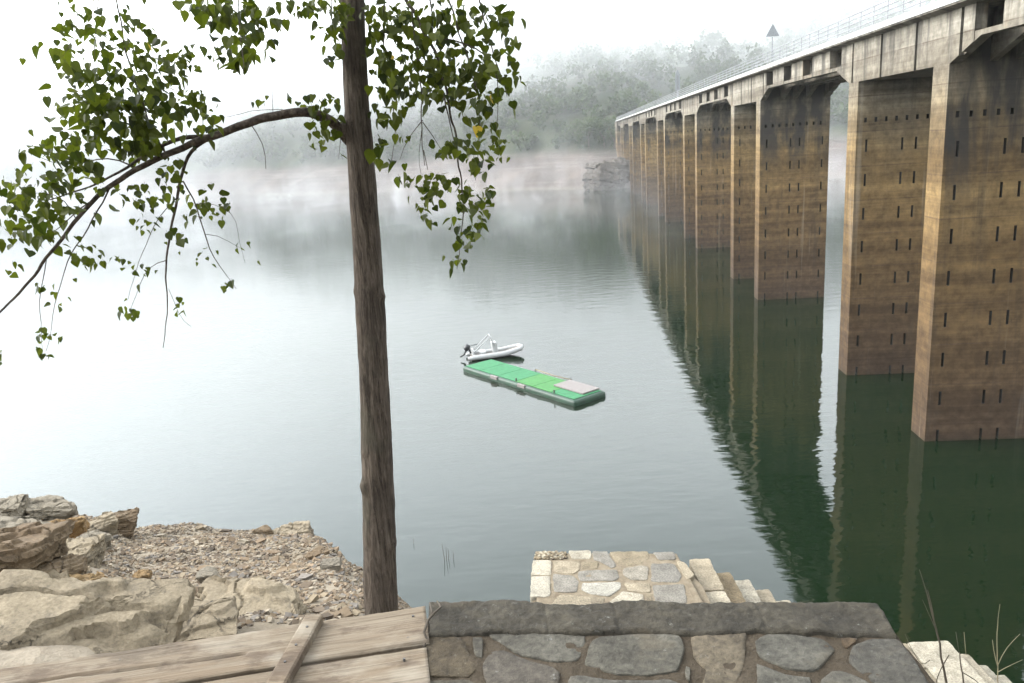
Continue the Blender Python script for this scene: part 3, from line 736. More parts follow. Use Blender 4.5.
# a bit of dead creeper in the gap between planks and wall
vn = [at_ for at_ in [on_z(437, 601, ZP + .03), on_z(441, 607, ZP + .04), on_z(434, 613, ZP + .05), on_z(428, 620, ZP + .04), on_z(424, 632, ZP + .03), on_z(427, 640, ZP + .01), on_z(419, 660, ZP - .02)]]
tag(MB().tube(vn, [.003, .004, .005, .005, .005, .004, .003], 5).tube([on_z(430, 603, ZP + .03), on_z(432, 612, ZP + .05), vn[3]], .003, 5).obj('dead_creeper', MT['stalk'], None, True), 'thin dark creeper stem in the gap between planks and stone wall', 'creeper')

# ------------------------------------------------------------------ rocks and gravel on the bank
def hit(x, y):
    d = ray(x, y); t = np.arange(3.0, 45, .06); P = EYE + d * t[:, None]; z = height(P[:, :2]); k = np.argmax(P[:, 2] < z)
    if P[k, 2] < z[k]: return P[k]
    m = t * np.linalg.norm(d) < 17; k = np.argmin(np.where(m, (P[:, 2] - z) / t, 9)); return np.array([P[k, 0], P[k, 1], z[k]])
def rock(name, label, px, py, wpx, dep, hgt, mat, seed, rot=0, tilt=(0, 0), sink=.35, rugged=1.0, group=None, world=None, size=None, npts=16, cat='rock'):
    rn = random.Random(seed)
    p = hit(px, py) if world is None else np.array(world)
    dist = np.linalg.norm(p - EYE); w_ = wpx * dist / 824 if size is None else size
    L = np.array([w_ / 2, w_ / 2 * dep, w_ / 2 * hgt])
    bm = bmesh.new()
    for k in range(npts):
        q = np.array([rn.uniform(-1, 1), rn.uniform(-1, 1), rn.uniform(-1, 1)]); q = np.sign(q) * np.abs(q) ** .45
        bm.verts.new(q * L)
    r_ = bmesh.ops.convex_hull(bm, input=bm.verts)
    bmesh.ops.delete(bm, geom=list({g for g in r_['geom_interior'] + r_['geom_unused'] if isinstance(g, bmesh.types.BMVert)}), context='VERTS')
    bmesh.ops.bevel(bm, geom=list(bm.edges), offset=w_ * .02, segments=1, affect='EDGES', clamp_overlap=True)
    bmesh.ops.triangulate(bm, faces=list(bm.faces))
    for it in range(7):
        le = [e for e in bm.edges if e.calc_length() > w_ * .028]
        if not le or len(bm.verts) > 14000: break
        bmesh.ops.subdivide_edges(bm, edges=le, cuts=1); bmesh.ops.triangulate(bm, faces=[f for f in bm.faces if len(f.verts) > 3])
    bm.normal_update(); so_ = Vector((seed * 3.1, seed, 0)); u = w_
    for v in bm.verts:
        q = v.co / u; a = noise.fractal(q * 2.2 + so_, 1, 2, 4) * .055; b = noise.fractal(Vector((q.x * 5, q.y * 5, q.z * 16)) + so_, 1, 2, 3) * .022
        led = (noise.noise(Vector((q.x * 1.5, q.y * 1.5, q.z * 9)) + so_)); c = .03 * (1 if led > .08 else 0) if abs(v.normal.z) < .75 else 0
        v.co += v.normal * u * (a + b * .6 + c) * rugged
    stp = u * .055; ca, sa = math.cos(seed), math.sin(seed)
    for v in bm.verts:                                # layered schist: the sides break back in ledges
        q = v.co; hh_ = q.z + (.16 * (q.x * ca + q.y * sa)) + u * .05 * noise.noise(Vector((q.x / u * 1.7, q.y / u * 1.7, seed))) + u * .012 * noise.noise(Vector((q.x / u * 9, q.y / u * 9, seed)))
        k = hh_ / stp; fr_ = k - math.floor(k); tgt = (math.floor(k) + min(1, max(0, (fr_ - .5) * 5 + .5))) * stp
        v.co.z += (tgt - hh_) * .85 * min(1, rugged)
        rdg = abs(noise.noise(Vector((q.x / u * 2.3, q.y / u * 2.3, q.z / u * 1.1 + seed * 2)))); v.co.z -= u * .035 * max(0, 1 - rdg / .035) * min(1, rugged)
    rm = Matrix.Rotation(rot, 4, 'Z') @ Matrix.Rotation(tilt[0], 4, 'X') @ Matrix.Rotation(tilt[1], 4, 'Y'); bm.transform(rm)
    me = bpy.data.meshes.new(name); bm.to_mesh(me); bm.free(); me.materials.append(mat)
    me.polygons.foreach_set('use_smooth', [True] * len(me.polygons))
    try: me.set_sharp_from_angle(angle=R(38))
    except Exception: pass
    o = bpy.data.objects.new(name, me); C.objects.link(o); o.location = (p[0], p[1], p[2] + L[2] * (1 - 2 * sink)); tag(o, label, cat, group); return o
m_ = MT
G_ = 'rocks on the gravel bank'
rock('boulder', 'largest pale flat boulder beside the wooden planks', 58, 640, 190, .60, .20, m_['r_pale'], 11, .12, (.05, .13), .42, 1.0, G_, npts=26)
rock('boulder', 'small brown-grey block at the corner of the largest pale boulder', 150, 645, 44, .9, .7, m_['r_grey'], 5, .5, (0, .1), .3, .9, G_)
rock('rock', 'brown fractured rock below the layered grey slab', 22, 572, 84, .8, .62, m_['r_brown'], 21, .2, (0, .1), .25, 1.2, G_)
rock('rock', 'rust-brown pointed rock behind the largest pale boulder', 96, 590, 72, .7, .62, m_['r_orange'], 8, -.2, (.1, -.1), .3, 1.1, G_, npts=10)
rock('rock', 'dull brown rock between the fractured rock and the rust-brown one', 58, 582, 50, .7, .55, m_['r_brown'], 33, .4, (0, 0), .3, 1.1, G_)
rock('rock', 'layered grey slab lying on the brown fractured rock', 20, 548, 84, .9, .26, m_['r_grey'], 14, .1, (.12, .06), .0, 1.0, G_, npts=20)
rock('rock', 'orange-stained slanted rock on the crest of the bank', 62, 536, 46, .8, .5, m_['r_orange'], 16, .5, (.1, -.25), .3, 1.0, G_)
rock('rock', 'grey flaky slab at the water edge of the crest', 50, 516, 44, .6, .36, m_['r_grey'], 17, .1, (0, .12), .2, 1.2, G_)
rock('rock', 'small dark grey rock at the end of the crest by the photo edge', 8, 516, 34, .8, .55, m_['r_grey'], 18, 0, (0, 0), .25, 1.2, G_)
rock('rock', 'brown block where the crest meets the gravel', 121, 532, 32, .8, .75, m_['r_brown'], 19, .3, (0, 0), .25, 1.0, G_)
rock('rock', 'pale grey rock beside the brown block on the crest', 97, 535, 36, .8, .55, m_['r_pale'], 20, .7, (0, -.1), .25, 1.2, G_)
rock('rock', 'cream angular rock between the orange rock and the gravel', 76, 560, 42, .9, .5, m_['r_pale'], 22, .2, (.1, .1), .3, 1.1, G_)
rock('rock', 'grey chipped rock with a shaded hollow beside the cream one', 90, 548, 30, .8, .5, m_['r_grey'], 24, .9, (0, 0), .25, 1.2, G_)
rock('rock', 'rounded grey rock standing alone in the gravel', 214, 583, 27, .8, .62, m_['r_grey'], 25, .2, (0, 0), .15, .7, G_)
rock('rock', 'broad cream bedrock slab bordering the gravel hollow', 246, 612, 118, .55, .22, m_['r_pale'], 26, -.25, (.1, .05), .45, .8, G_, npts=22)
rock('rock', 'smooth cream slab against the upper edge of the planks', 192, 632, 96, .6, .28, m_['r_pale'], 27, .1, (.12, .0), .4, .7, G_, npts=20)
rock('rock', 'small white stone on dark debris beside the cream slab', 187, 604, 26, .4, .3, m_['r_pale'], 28, .0, (0, 0), .1, .4, G_)
rock('rock', 'small dark slab behind the white stone', 190, 598, 32, .5, .35, m_['r_brown'], 29, -.3, (0, .1), .2, .9, G_)
rock('rock', 'small orange stone in the gravel', 142, 581, 19, .7, .5, m_['r_orange'], 30, .3, (0, 0), .15, .8, G_)
rock('rock', 'dark narrow rock at the tip of the gravel', 262, 534, 22, .6, .4, m_['r_brown'], 31, .1, (0, 0), .2, .9, G_)
rock('rock', 'thin pale slab at the tip of the gravel', 292, 535, 40, .7, .22, m_['r_pale'], 32, .1, (0, -.08), .1, .9, G_)
rock('rock', 'flat square slab overhanging the water at the gravel edge', 331, 568, 22, .9, .35, m_['r_grey'], 34, .1, (0, .05), -.05, .5, G_, npts=26)
rock('rock', 'thin dark slab below the overhanging square slab', 318, 556, 24, .7, .3, m_['r_brown'], 35, .4, (0, 0), .2, .9, G_)
rock('rock', 'tiny tan stone in the debris under the cream slab', 206, 614, 16, .6, .3, m_['r_pale'], 36, .4, (0, 0), .1, .6, G_)

# gravel: chips of shale, too many to count
GX = Stones(); gv, gf, gc = [], [], []
cand = []
grn = random.Random(3)
for _ in range(92000):
    x, y = grn.uniform(-9.5, .0), grn.uniform(4.6, 15.5); cand.append((x, y))
cand = np.array(cand); pdo = poly_dist(cand, SPITN); keep = (pdo < .35) | ((pdo < 3.2) & (RNG.random(len(cand)) < .45)); cand = cand[keep]
azc = np.degrees(np.arctan2(cand[:, 0], cand[:, 1])); rc = np.hypot(cand[:, 0], cand[:, 1])
dens = np.clip((azc + 33) / 5, .25, 1); keep = (RNG.random(len(cand)) < dens) & (rc > 5.0); cand = cand[keep][:40000]
zc = height(cand)
cols = [(.17, .125, .08), (.21, .165, .11), (.135, .10, .068), (.16, .12, .083), (.085, .065, .046), (.27, .225, .165), (.19, .135, .085), (.15, .13, .11)]
CUBE = np.array([(-1, -1, -1), (1, -1, -1), (1, 1, -1), (-1, 1, -1), (-1, -1, 1), (1, -1, 1), (1, 1, 1), (-1, 1, 1)], float)
CF = [(0, 3, 2, 1), (4, 5, 6, 7), (0, 1, 5, 4), (1, 2, 6, 5), (2, 3, 7, 6), (3, 0, 4, 7)]
for (x, y), z in zip(cand, zc):
    s_ = .009 + .020 * grn.random() ** 2.2 + (.05 * grn.random() if grn.random() < .018 else 0)
    v = CUBE * (1 + RNG.uniform(-.38, .25, (8, 3))) * [s_, s_ * grn.uniform(.45, .9), s_ * grn.uniform(.18, .5)]
    e = Matrix.Rotation(grn.uniform(0, 6.28), 3, 'Z') @ Matrix.Rotation(grn.gauss(0, .25), 3, 'X') @ Matrix.Rotation(grn.gauss(0, .25), 3, 'Y')
    v = v @ np.array(e).T + [x, y, z + s_ * .12]
    n0 = len(gv); gv += v.tolist(); gf += [tuple(i + n0 for i in q) for q in CF]
    k = noise.noise(Vector((x * .9, y * .9, 0))); c_ = grn.choice(cols); bq = .85 + .3 * k + grn.uniform(-.1, .15); c_ = tuple(q * bq for q in c_); gc += [(*c_, 1)] * 8
kind(obj('gravel', gv, gf, MT['gravel'], None, False, {'stone': ('FLOAT_COLOR', 'POINT', gc)}), 'stuff')

# ------------------------------------------------------------------ the poplar
TY = 4.8
tb = at_y(381, 608, TY); gz = h1(tb[0], TY)
tree = thing('poplar_tree', 'slender poplar with brown trunk and arching limb of drooping green leaves', 'tree', (tb[0], TY, gz))
axis = [(383, 640, 0.1256), (381.5, 608, 0.1125), (380, 560, 0.1060), (378.5, 500, 0.0994), (376.5, 440, 0.0934), (373.5, 370, 0.0889), (370.5, 310, 0.0883), (367, 250, 0.0812), (363.5, 200, 0.0787), (359.5, 140, 0.0771), (357, 110, 0.0705), (354, 50, 0.0656), (352.5, 0, 0.0640), (352, -60, 0.0607), (351, -150, 0.0541), (349, -300, 0.0426), (346, -600, 0.0246), (343, -900, 0.0066)]
pts = np.array([at_y(x, y, TY + .0004 * max(0, -y)) for x, y, r in axis]); rad = np.array([r for *_, r in axis])
pts = np.vstack([[pts[0][0] + .02, TY, gz - .3], pts]); rad = np.concatenate([[.165], rad])
def resample(P, r, step):
    P = np.array(P, float); d = np.concatenate([[0], np.cumsum(np.linalg.norm(np.diff(P, axis=0), axis=1))]); n = max(2, int(d[-1] / step)); t = np.linspace(0, d[-1], n)
    # smooth with a small catmull style blur
    Q = np.stack([np.interp(t, d, P[:, k]) for k in range(3)], 1); rr = np.interp(t, d, r)
    for _ in range(3): Q[1:-1] = .25 * Q[:-2] + .5 * Q[1:-1] + .25 * Q[2:]
    return Q, rr
Q, rr = resample(pts, rad, .022); mb = MB(); mb.tube(Q, rr, 40)
V = np.array(mb.v); nseg = 40
for i in range(len(Q)):
    for k in range(nseg):
        a = V[i * nseg + k] - Q[i]; th = 2 * math.pi * k / nseg
        q = Vector((math.cos(th) * 5, math.sin(th) * 5, Q[i][2] * 3.2)); w_ = noise.fractal(q, 1, 2, 4) * .055 + .05 * noise.noise(Vector((math.cos(th) * 1.3, math.sin(th) * 1.3, Q[i][2] * 1.6)))
        q2 = Vector((math.cos(th) * 11, math.sin(th) * 11, Q[i][2] * 9)); w_ += abs(noise.noise(q2)) * .035
        V[i * nseg + k] = Q[i] + a * (1 + w_)
# scars and knots
for (px, py, amp, sz_) in [(352, 292, .16, .03), (384, 297, .26, .028), (387, 330, .14, .02), (388, 355, .16, .018), (363, 488, .22, .04), (392, 545, .2, .03), (364, 455, .18, .02), (378, 405, .15, .03), (355, 232, .12, .02), (392, 420, .15, .02), (343, 128, .5, .05)]:
    kp = at_y(px, py, TY - .05)
    for j in range(len(Q) * nseg):
        dlt = V[j] - kp; d2 = dlt[0] ** 2 + (dlt[1] * .6) ** 2 + dlt[2] ** 2
        if d2 < (3 * sz_) ** 2:
            i = j // nseg; V[j] = V[j] + (V[j] - Q[i]) * amp * math.exp(-d2 / (2 * (sz_ * .7) ** 2))
mb.v = [tuple(q) for q in V]
mb.obj('trunk', MT['bark'], tree, True)
TWIGS = []       # (pixels, depth from, depth to, radius from, radius to)
def limb(name, px, y0, y1, r0, r1, seg=10, parent=tree, jitter=.01):
    n = len(px); P = [at_y(x, y, y0 + (y1 - y0) * i / (n - 1)) for i, (x, y) in enumerate(px)]
    Q_, r_ = resample(P, np.linspace(r0, r1, n), .04 if r0 > .01 else .05)
    Q_ = Q_ + np.array([[noise.noise(Vector((i * .35, r0 * 900, k))) for k in range(3)] for i in range(len(Q_))]) * jitter
    return MB().tube(Q_, r_, seg)
main = limb('limb', [(350, 142), (341, 130), (330, 119), (315, 113), (290, 112), (255, 121), (225, 132), (200, 141), (165, 155), (140, 168), (110, 186), (85, 208), (60, 240), (30, 282), (0, 313), (-30, 345)], 4.8, 4.35, .034, .0035, 12)
main.obj('limb', MT['twig'], tree, True)
b2 = limb('limb', [(228, 131), (205, 138), (192, 148), (184, 163), (178, 195), (171, 225), (167, 255), (166, 280), (168, 310), (163, 347)], 4.68, 4.62, .013, .002, 8); b2.obj('limb', MT['twig'], tree, True)
b3 = limb('limb', [(215, 135), (190, 137), (165, 143), (150, 152), (130, 166), (110, 178), (84, 190), (50, 200)], 4.66, 4.45, .014, .003, 8); b3.obj('limb', MT['twig'], tree, True)
lu = limb('limb', [(352, -40), (335, -70), (290, -95), (230, -100), (170, -90), (120, -70), (80, -40)], 4.8, 4.5, .05, .008, 10); lu.obj('limb', MT['twig'], tree, True)
ru = limb('limb', [(352, -30), (370, -55), (395, -65), (430, -62), (470, -50), (505, -30)], 4.8, 4.6, .045, .008, 10); ru.obj('limb', MT['twig'], tree, True)
tw = MB()
for px, y0, y1, r0, r1 in [
    ([(405, -64), (408, -10), (415, 30), (419, 60), (420, 100), (422, 140), (424, 166)], 4.7, 4.68, .007, .002), ([(422, 120), (412, 130), (404, 141), (400, 160)], 4.68, 4.65, .003, .0015), ([(422, 122), (436, 133), (440, 150)], 4.68, 4.7, .003, .0015), ([(423, 150), (427, 170)], 4.68, 4.68, .003, .0015), ([(421, 130), (418, 160), (421, 175)], 4.68, 4.66, .002, .001),
    ([(395, -66), (402, -10), (412, 12), (425, 32), (440, 62), (447, 95), (455, 130), (460, 170), (463, 205), (462, 235), (458, 268)], 4.7, 4.6, .012, .0018), ([(446, 92), (443, 108), (451, 128), (458, 150)], 4.65, 4.62, .005, .002), ([(412, 30), (402, 32), (392, 22)], 4.7, 4.75, .004, .0015), ([(430, 40), (450, 38), (470, 45), (490, 60), (500, 88), (497, 130)], 4.65, 4.5, .006, .0015),
    ([(470, -50), (478, 0), (487, 40), (500, 70), (508, 95)], 4.6, 4.55, .006, .0015), ([(440, -60), (445, -10), (455, 20), (470, 60), (478, 100), (480, 140), (475, 180)], 4.65, 4.7, .007, .0015), ([(420, -62), (428, 0), (436, 30), (420, 60), (400, 90), (390, 125)], 4.6, 4.9, .006, .0015), ([(380, -58), (384, 0), (383, 40), (388, 80), (396, 110), (392, 165)], 4.8, 4.85, .006, .0015),
    ([(185, 180), (196, 205), (205, 235), (216, 258), (226, 272), (235, 290)], 4.63, 4.58, .005, .0012), ([(205, 235), (222, 232), (240, 247)], 4.6, 4.6, .002, .001), ([(196, 205), (215, 200), (235, 213), (245, 262)], 4.6, 4.58, .002, .001), ([(178, 195), (160, 215), (140, 255), (128, 300)], 4.63, 4.6, .003, .001), ([(167, 260), (150, 262), (138, 285), (130, 312)], 4.62, 4.6, .0025, .001), ([(167, 290), (180, 322), (192, 327)], 4.62, 4.62, .0015, .001),
    ([(112, 186), (96, 215), (80, 240), (65, 262), (56, 300), (46, 350)], 4.5, 4.4, .005, .0012), ([(90, 203), (70, 212), (55, 230), (35, 250)], 4.5, 4.4, .004, .0012), ([(75, 220), (68, 200), (45, 190), (20, 192)], 4.45, 4.35, .003, .001), ([(45, 260), (40, 300), (42, 350)], 4.4, 4.35, .003, .001), ([(140, 168), (120, 158), (95, 160), (60, 165), (30, 150)], 4.55, 4.4, .005, .0012), ([(165, 155), (150, 130), (140, 100), (128, 60), (120, 20), (110, -60)], 4.6, 4.5, .006, .004), ([(150, 130), (125, 120), (95, 115), (75, 95), (60, 60)], 4.6, 4.45, .004, .001), ([(200, 140), (205, 115), (200, 95)], 4.64, 4.6, .003, .001),
    ([(138, -80), (140, -10), (139, 45), (143, 85)], 4.5, 4.5, .003, .001), ([(100, -58), (101, -10), (96, 30), (92, 70)], 4.45, 4.5, .004, .001), ([(150, -85), (148, 0), (160, 18), (176, 42), (190, 70)], 4.55, 4.6, .003, .001), ([(85, -45), (80, 0), (75, 40), (62, 58)], 4.4, 4.4, .003, .001), ([(240, -100), (242, -20), (236, 20), (245, 60), (240, 80)], 4.6, 4.3, .005, .001), ([(215, -98), (220, 0), (208, 30)], 4.6, 4.4, .003, .001), ([(330, -75), (332, 0), (330, 40), (335, 60)], 4.7, 4.5, .004, .001),
    ([(250, 122), (259, 131), (266, 150), (267, 168)], 4.68, 4.66, .0035, .0015), ([(290, 112), (265, 106), (225, 119), (200, 118)], 4.72, 4.7, .002, .001), ([(341, 132), (335, 145), (338, 160)], 4.78, 4.72, .003, .001), ([(325, 116), (318, 105), (322, 98)], 4.75, 4.7, .002, .001), ([(272, 113), (270, 104), (272, 92)], 4.72, 4.7, .002, .001)]:
    q = limb('t', px, y0, y1, r0, r1, 5, jitter=.02); tw.add(q.v, q.f)
tw.obj('twigs', MT['twig'], tree, True)
# leaves: folded heart-shaped blades on drooping stalks
HEART = np.array([(0, 0), (.20, -.10), (.40, .02), (.50, .22), (.42, .45), (.24, .72), (0, 1.0), (-.24, .72), (-.42, .45), (-.50, .22), (-.40, .02), (-.20, -.10)])
MID = np.array([(0, .22), (0, .48), (0, .76)])
LF = [(0, 1, 12), (1, 2, 12), (2, 3, 12), (3, 13, 12), (3, 4, 13), (4, 14, 13), (4, 5, 14), (5, 6, 14)]
LF += [(a_, c_, b_) for a_, b_, c_ in [(0, 11, 12), (11, 10, 12), (10, 9, 12), (9, 13, 12), (9, 8, 13), (8, 14, 13), (8, 7, 14), (7, 6, 14)]]
LFL = [(0, 1, 12), (1, 2, 12), (2, 3, 12), (3, 13, 12), (3, 4, 13), (4, 14, 13), (4, 5, 14), (5, 6, 14), (0, 12, 11), (11, 12, 10), (10, 12, 9), (9, 12, 13), (9, 13, 8), (8, 13, 14), (8, 14, 7), (7, 14, 6)]
lv, lfc, lt = [], [], []; lrn = random.Random(12)
def leaf(p, size, tint):
    pts2 = np.vstack([HEART, MID]); fold = lrn.uniform(.1, .5); curl = lrn.uniform(-.1, .35)
    wv_ = lrn.uniform(.85, 1.2)
    v = np.column_stack([pts2[:, 0] * wv_, pts2[:, 1], np.abs(pts2[:, 0]) * fold - curl * (pts2[:, 1] - .2) ** 2]) * size
    yaw = lrn.uniform(0, 6.283); droop = lrn.gauss(-1.0, .5); roll = lrn.gauss(0, .6)
    e = Matrix.Rotation(yaw, 3, 'Z') @ Matrix.Rotation(droop, 3, 'X') @ Matrix.Rotation(roll, 3, 'Y')
    v = v @ np.array(e).T; pet = np.array(e)[:, 1] * size * .2 + np.array([0, 0, -size * .12])
    n0 = len(lv); lv.extend((v + p + pet).tolist()); lfc.extend([tuple(i + n0 for i in f) for f in LFL]); lt.extend([tint] * 15)
    # stalk
    a = p; b = p + pet; s_ = np.array([.0008, 0, 0]); n0 = len(lv); lv.extend([(a - s_).tolist(), (a + s_).tolist(), (b + s_).tolist(), (b - s_).tolist()]); lfc.append((n0, n0 + 1, n0 + 2, n0 + 3)); lt.extend([tint] * 4)
CL = [(95, 25, 32, 22, 36, .062), (70, 52, 22, 14, 18, .07), (85, 85, 28, 26, 46, .066), (125, 35, 22, 20, 24, .066), (140, 62, 20, 16, 24, .062), (180, 65, 22, 16, 32, .062), (115, 85, 30, 22, 46, .068), (100, 115, 34, 18, 56, .07), (145, 115, 28, 22, 60, .074), (135, 140, 34, 18, 56, .074), (85, 142, 24, 16, 26, .07), (62, 165, 28, 20, 38, .072), (36, 150, 14, 10, 9, .08), (18, 195, 20, 20, 32, .07), (55, 205, 28, 18, 40, .07), (90, 175, 20, 16, 24, .066), (8, 230, 12, 16, 14, .072), (30, 222, 24, 16, 20, .07), (46, 240, 18, 12, 14, .066), (10, 272, 8, 10, 4, .06), (45, 290, 12, 10, 5, .055), (75, 252, 16, 14, 10, .06), (50, 340, 14, 8, 8, .06), (40, 356, 10, 5, 4, .055), (0, 360, 4, 6, 3, .06), (60, 300, 10, 14, 6, .05), (90, 262, 14, 10, 7, .06),
      (150, 200, 26, 14, 26, .06), (203, 108, 12, 18, 22, .062), (160, 90, 22, 18, 32, .066), (205, 205, 22, 14, 17, .056), (222, 210, 10, 10, 6, .05), (175, 246, 10, 16, 8, .055), (140, 275, 14, 12, 8, .052), (128, 312, 9, 7, 8, .052), (180, 308, 7, 6, 5, .052), (225, 287, 8, 5, 4, .05), (240, 250, 10, 8, 4, .045), (258, 266, 4, 4, 1, .06), (208, 262, 10, 10, 6, .042), (170, 180, 12, 16, 14, .06), (145, 225, 16, 14, 10, .05), (110, 262, 12, 10, 6, .05), (190, 100, 12, 20, 14, .06),
      (235, 14, 36, 16, 64, .072), (250, 36, 20, 16, 32, .074), (213, 8, 18, 10, 20, .065), (240, 62, 12, 14, 11, .095), (222, 58, 10, 8, 5, .06), (330, 8, 24, 10, 34, .068), (335, 36, 14, 16, 17, .068), (331, 58, 5, 6, 3, .075), (300, 10, 14, 8, 10, .06),
      (262, 103, 9, 4, 4, .06), (285, 98, 4, 4, 2, .06), (318, 106, 16, 9, 15, .055), (325, 125, 14, 11, 20, .06), (318, 140, 8, 8, 6, .055), (341, 160, 4, 3, 1, .06), (328, 100, 8, 5, 6, .05), (215, 128, 10, 8, 6, .055),
      (395, 20, 22, 18, 40, .072), (430, 24, 28, 18, 48, .07), (470, 20, 28, 18, 48, .07), (500, 18, 12, 14, 18, .07), (385, 60, 16, 24, 32, .07), (420, 60, 28, 20, 60, .07), (455, 70, 28, 18, 56, .07), (485, 62, 18, 20, 34, .068), (511, 45, 5, 5, 3, .066), (516, 76, 5, 8, 5, .066), (395, 95, 16, 16, 25, .068), (430, 90, 24, 14, 36, .066), (470, 95, 20, 16, 30, .066), (503, 88, 10, 14, 11, .062), (390, 120, 11, 9, 9, .066), (380, 150, 9, 8, 6, .085), (396, 168, 9, 10, 5, .085), (480, 120, 13, 18, 20, .064), (495, 145, 10, 14, 14, .064), (452, 148, 14, 12, 21, .064), (440, 185, 20, 12, 28, .058), (476, 160, 12, 14, 17, .066), (425, 200, 12, 14, 14, .058), (428, 218, 8, 6, 5, .06), (466, 200, 12, 12, 19, .062), (480, 205, 9, 9, 9, .062), (488, 190, 5, 7, 4, .06), (466, 235, 14, 14, 21, .062), (456, 262, 9, 6, 6, .056), (481, 222, 5, 6, 5, .06), (404, 140, 6, 5, 4, .055), (415, 185, 8, 8, 5, .05), (376, 100, 6, 20, 9, .06), (373, 30, 6, 20, 10, .068), (345, 18, 8, 14, 8, .07)]
for cx, cy, rx, ry, n, s_ in CL:
    d0 = float(np.interp(cx, [0, 340, 352, 520], [4.38, 4.72, 4.72, 4.6]))
    for _ in range(int(n * 1.45)):
        q = at_y(cx + lrn.gauss(0, rx * .62), cy + lrn.gauss(0, ry * .62) - 4, d0 + lrn.gauss(0, .16))
        leaf(q, s_ * .86 * lrn.choice([lrn.uniform(.4, .75), lrn.uniform(.65, 1.0), lrn.uniform(.85, 1.2)]), min(.97, max(0, lrn.gauss(.38, .24))) if lrn.random() > .0025 else 1.0)
for P_, n in ((lu, 260), (ru, 260)):              # the crown goes on above the picture
    Vv = np.array(P_.v)
    for _ in range(n):
        q = Vv[lrn.randrange(len(Vv))] + np.array([lrn.gauss(0, .22), lrn.gauss(0, .22), abs(lrn.gauss(.12, .25))]); leaf(q, .07 * lrn.uniform(.6, 1.1), lrn.random() * .9)
for _ in range(900):
    i = lrn.randrange(len(Q) // 2, len(Q)); 
    if Q[i][2] < 17.9: continue
    a_ = lrn.uniform(0, 6.28); r_ = lrn.uniform(.1, 1.0) * max(.15, min(1, (21.5 - Q[i][2]) / 3)); leaf(Q[i] + np.array([math.cos(a_) * r_, math.sin(a_) * r_, lrn.gauss(0, .2)]), .07 * lrn.uniform(.6, 1.1), lrn.random() * .9)
obj('foliage', lv, lfc, MT['leaf'], tree, False, {'tint': ('FLOAT', 'POINT', lt)})

# ------------------------------------------------------------------ floating pontoon and the boat behind it
pf, pl_ = on_z(575, 407, 0)[:2], on_z(462, 371, 0)[:2]
ux = pl_ - pf; PL = np.linalg.norm(ux); ux /= PL; uy = np.array([ux[1], -ux[0]]); uy = uy if uy[1] > 0 else -uy; PW = 2.75
pont = thing('floating_pontoon', 'long green floating pontoon with turquoise and lime deck panels on the lake', 'pontoon', (*(pf + ux * PL / 2 + uy * PW / 2), 0))
def pw(u, v, z): q = pf + ux * u + uy * v; return (q[0], q[1], z)
mb = MB(); pr = [(.06, -.28), (0, -.15), (0, .20), (.03, .29), (.12, .345), (.30, .35)]
ring = []
def rect_ring(i, z, rc=.22):
    out = []
    for cx_, cy_, a0 in ((PL - i - rc, PW - i - rc, 0), (i + rc, PW - i - rc, 90), (i + rc, i + rc, 180), (PL - i - rc, i + rc, 270)):
        for k in range(5): a = R(a0 + k * 22.5); out.append(pw(cx_ + rc * math.cos(a), cy_ + rc * math.sin(a), z))
    return out
v = []; 
for i, z in pr: v += rect_ring(i, z)
n = 20; mb.add(v, [(k * n + j, k * n + (j + 1) % n, (k + 1) * n + (j + 1) % n, (k + 1) * n + j) for k in range(len(pr) - 1) for j in range(n)] + [tuple(range(n))[::-1], tuple((len(pr) - 1) * n + j for j in range(n))])
mb.obj('float', MT['hull'], pont, True)
def pbox(mb, u0, u1, v0, v1, z0, z1):
    return mb.add([pw(u, v, z) for z in (z0, z1) for u, v in ((u0, v0), (u1, v0), (u1, v1), (u0, v1))], [(0, 3, 2, 1), (4, 5, 6, 7), (0, 1, 5, 4), (1, 2, 6, 5), (2, 3, 7, 6), (3, 0, 4, 7)])
edges = [.28, 2.5, 4.35, 6.15, 8.1, 10.2, PL - .2]
for k, (a, b) in enumerate(zip(edges[:-1], edges[1:])):
    o = bevel(pbox(MB(), a + .02, b - .02, .22, PW - .22, .352, .39).obj('deck_panel', MT['lime' if k in (1, 2) else 'teal'], pont), .01)
bevel(pbox(MB(), .0 + .5, 3.3, 1.15, 2.62, .40, .50).obj('mat', MT['pad'], pont), .02)
for a in (4.9, 7.9): bevel(pbox(MB(), a, a + .75, -.05, .14, .14, .38).obj('fender', MT['pad'], pont), .03)
mb = MB(); mb.tube([pw(3.2, PW - .12, .50), pw(5.0, PW - .10, .43), pw(6.9, PW - .12, .52)], .035, 6); mb.obj('mooring_rope', MT['rope'], pont, True)
for a, v_ in ((3.2, PW - .12), (6.9, PW - .12), (6.15, .3), (2.2, .25)): MB().tube([pw(a, v_, .35), pw(a, v_, .58)], .05, 8).obj('cleat', MT['rust'], pont)
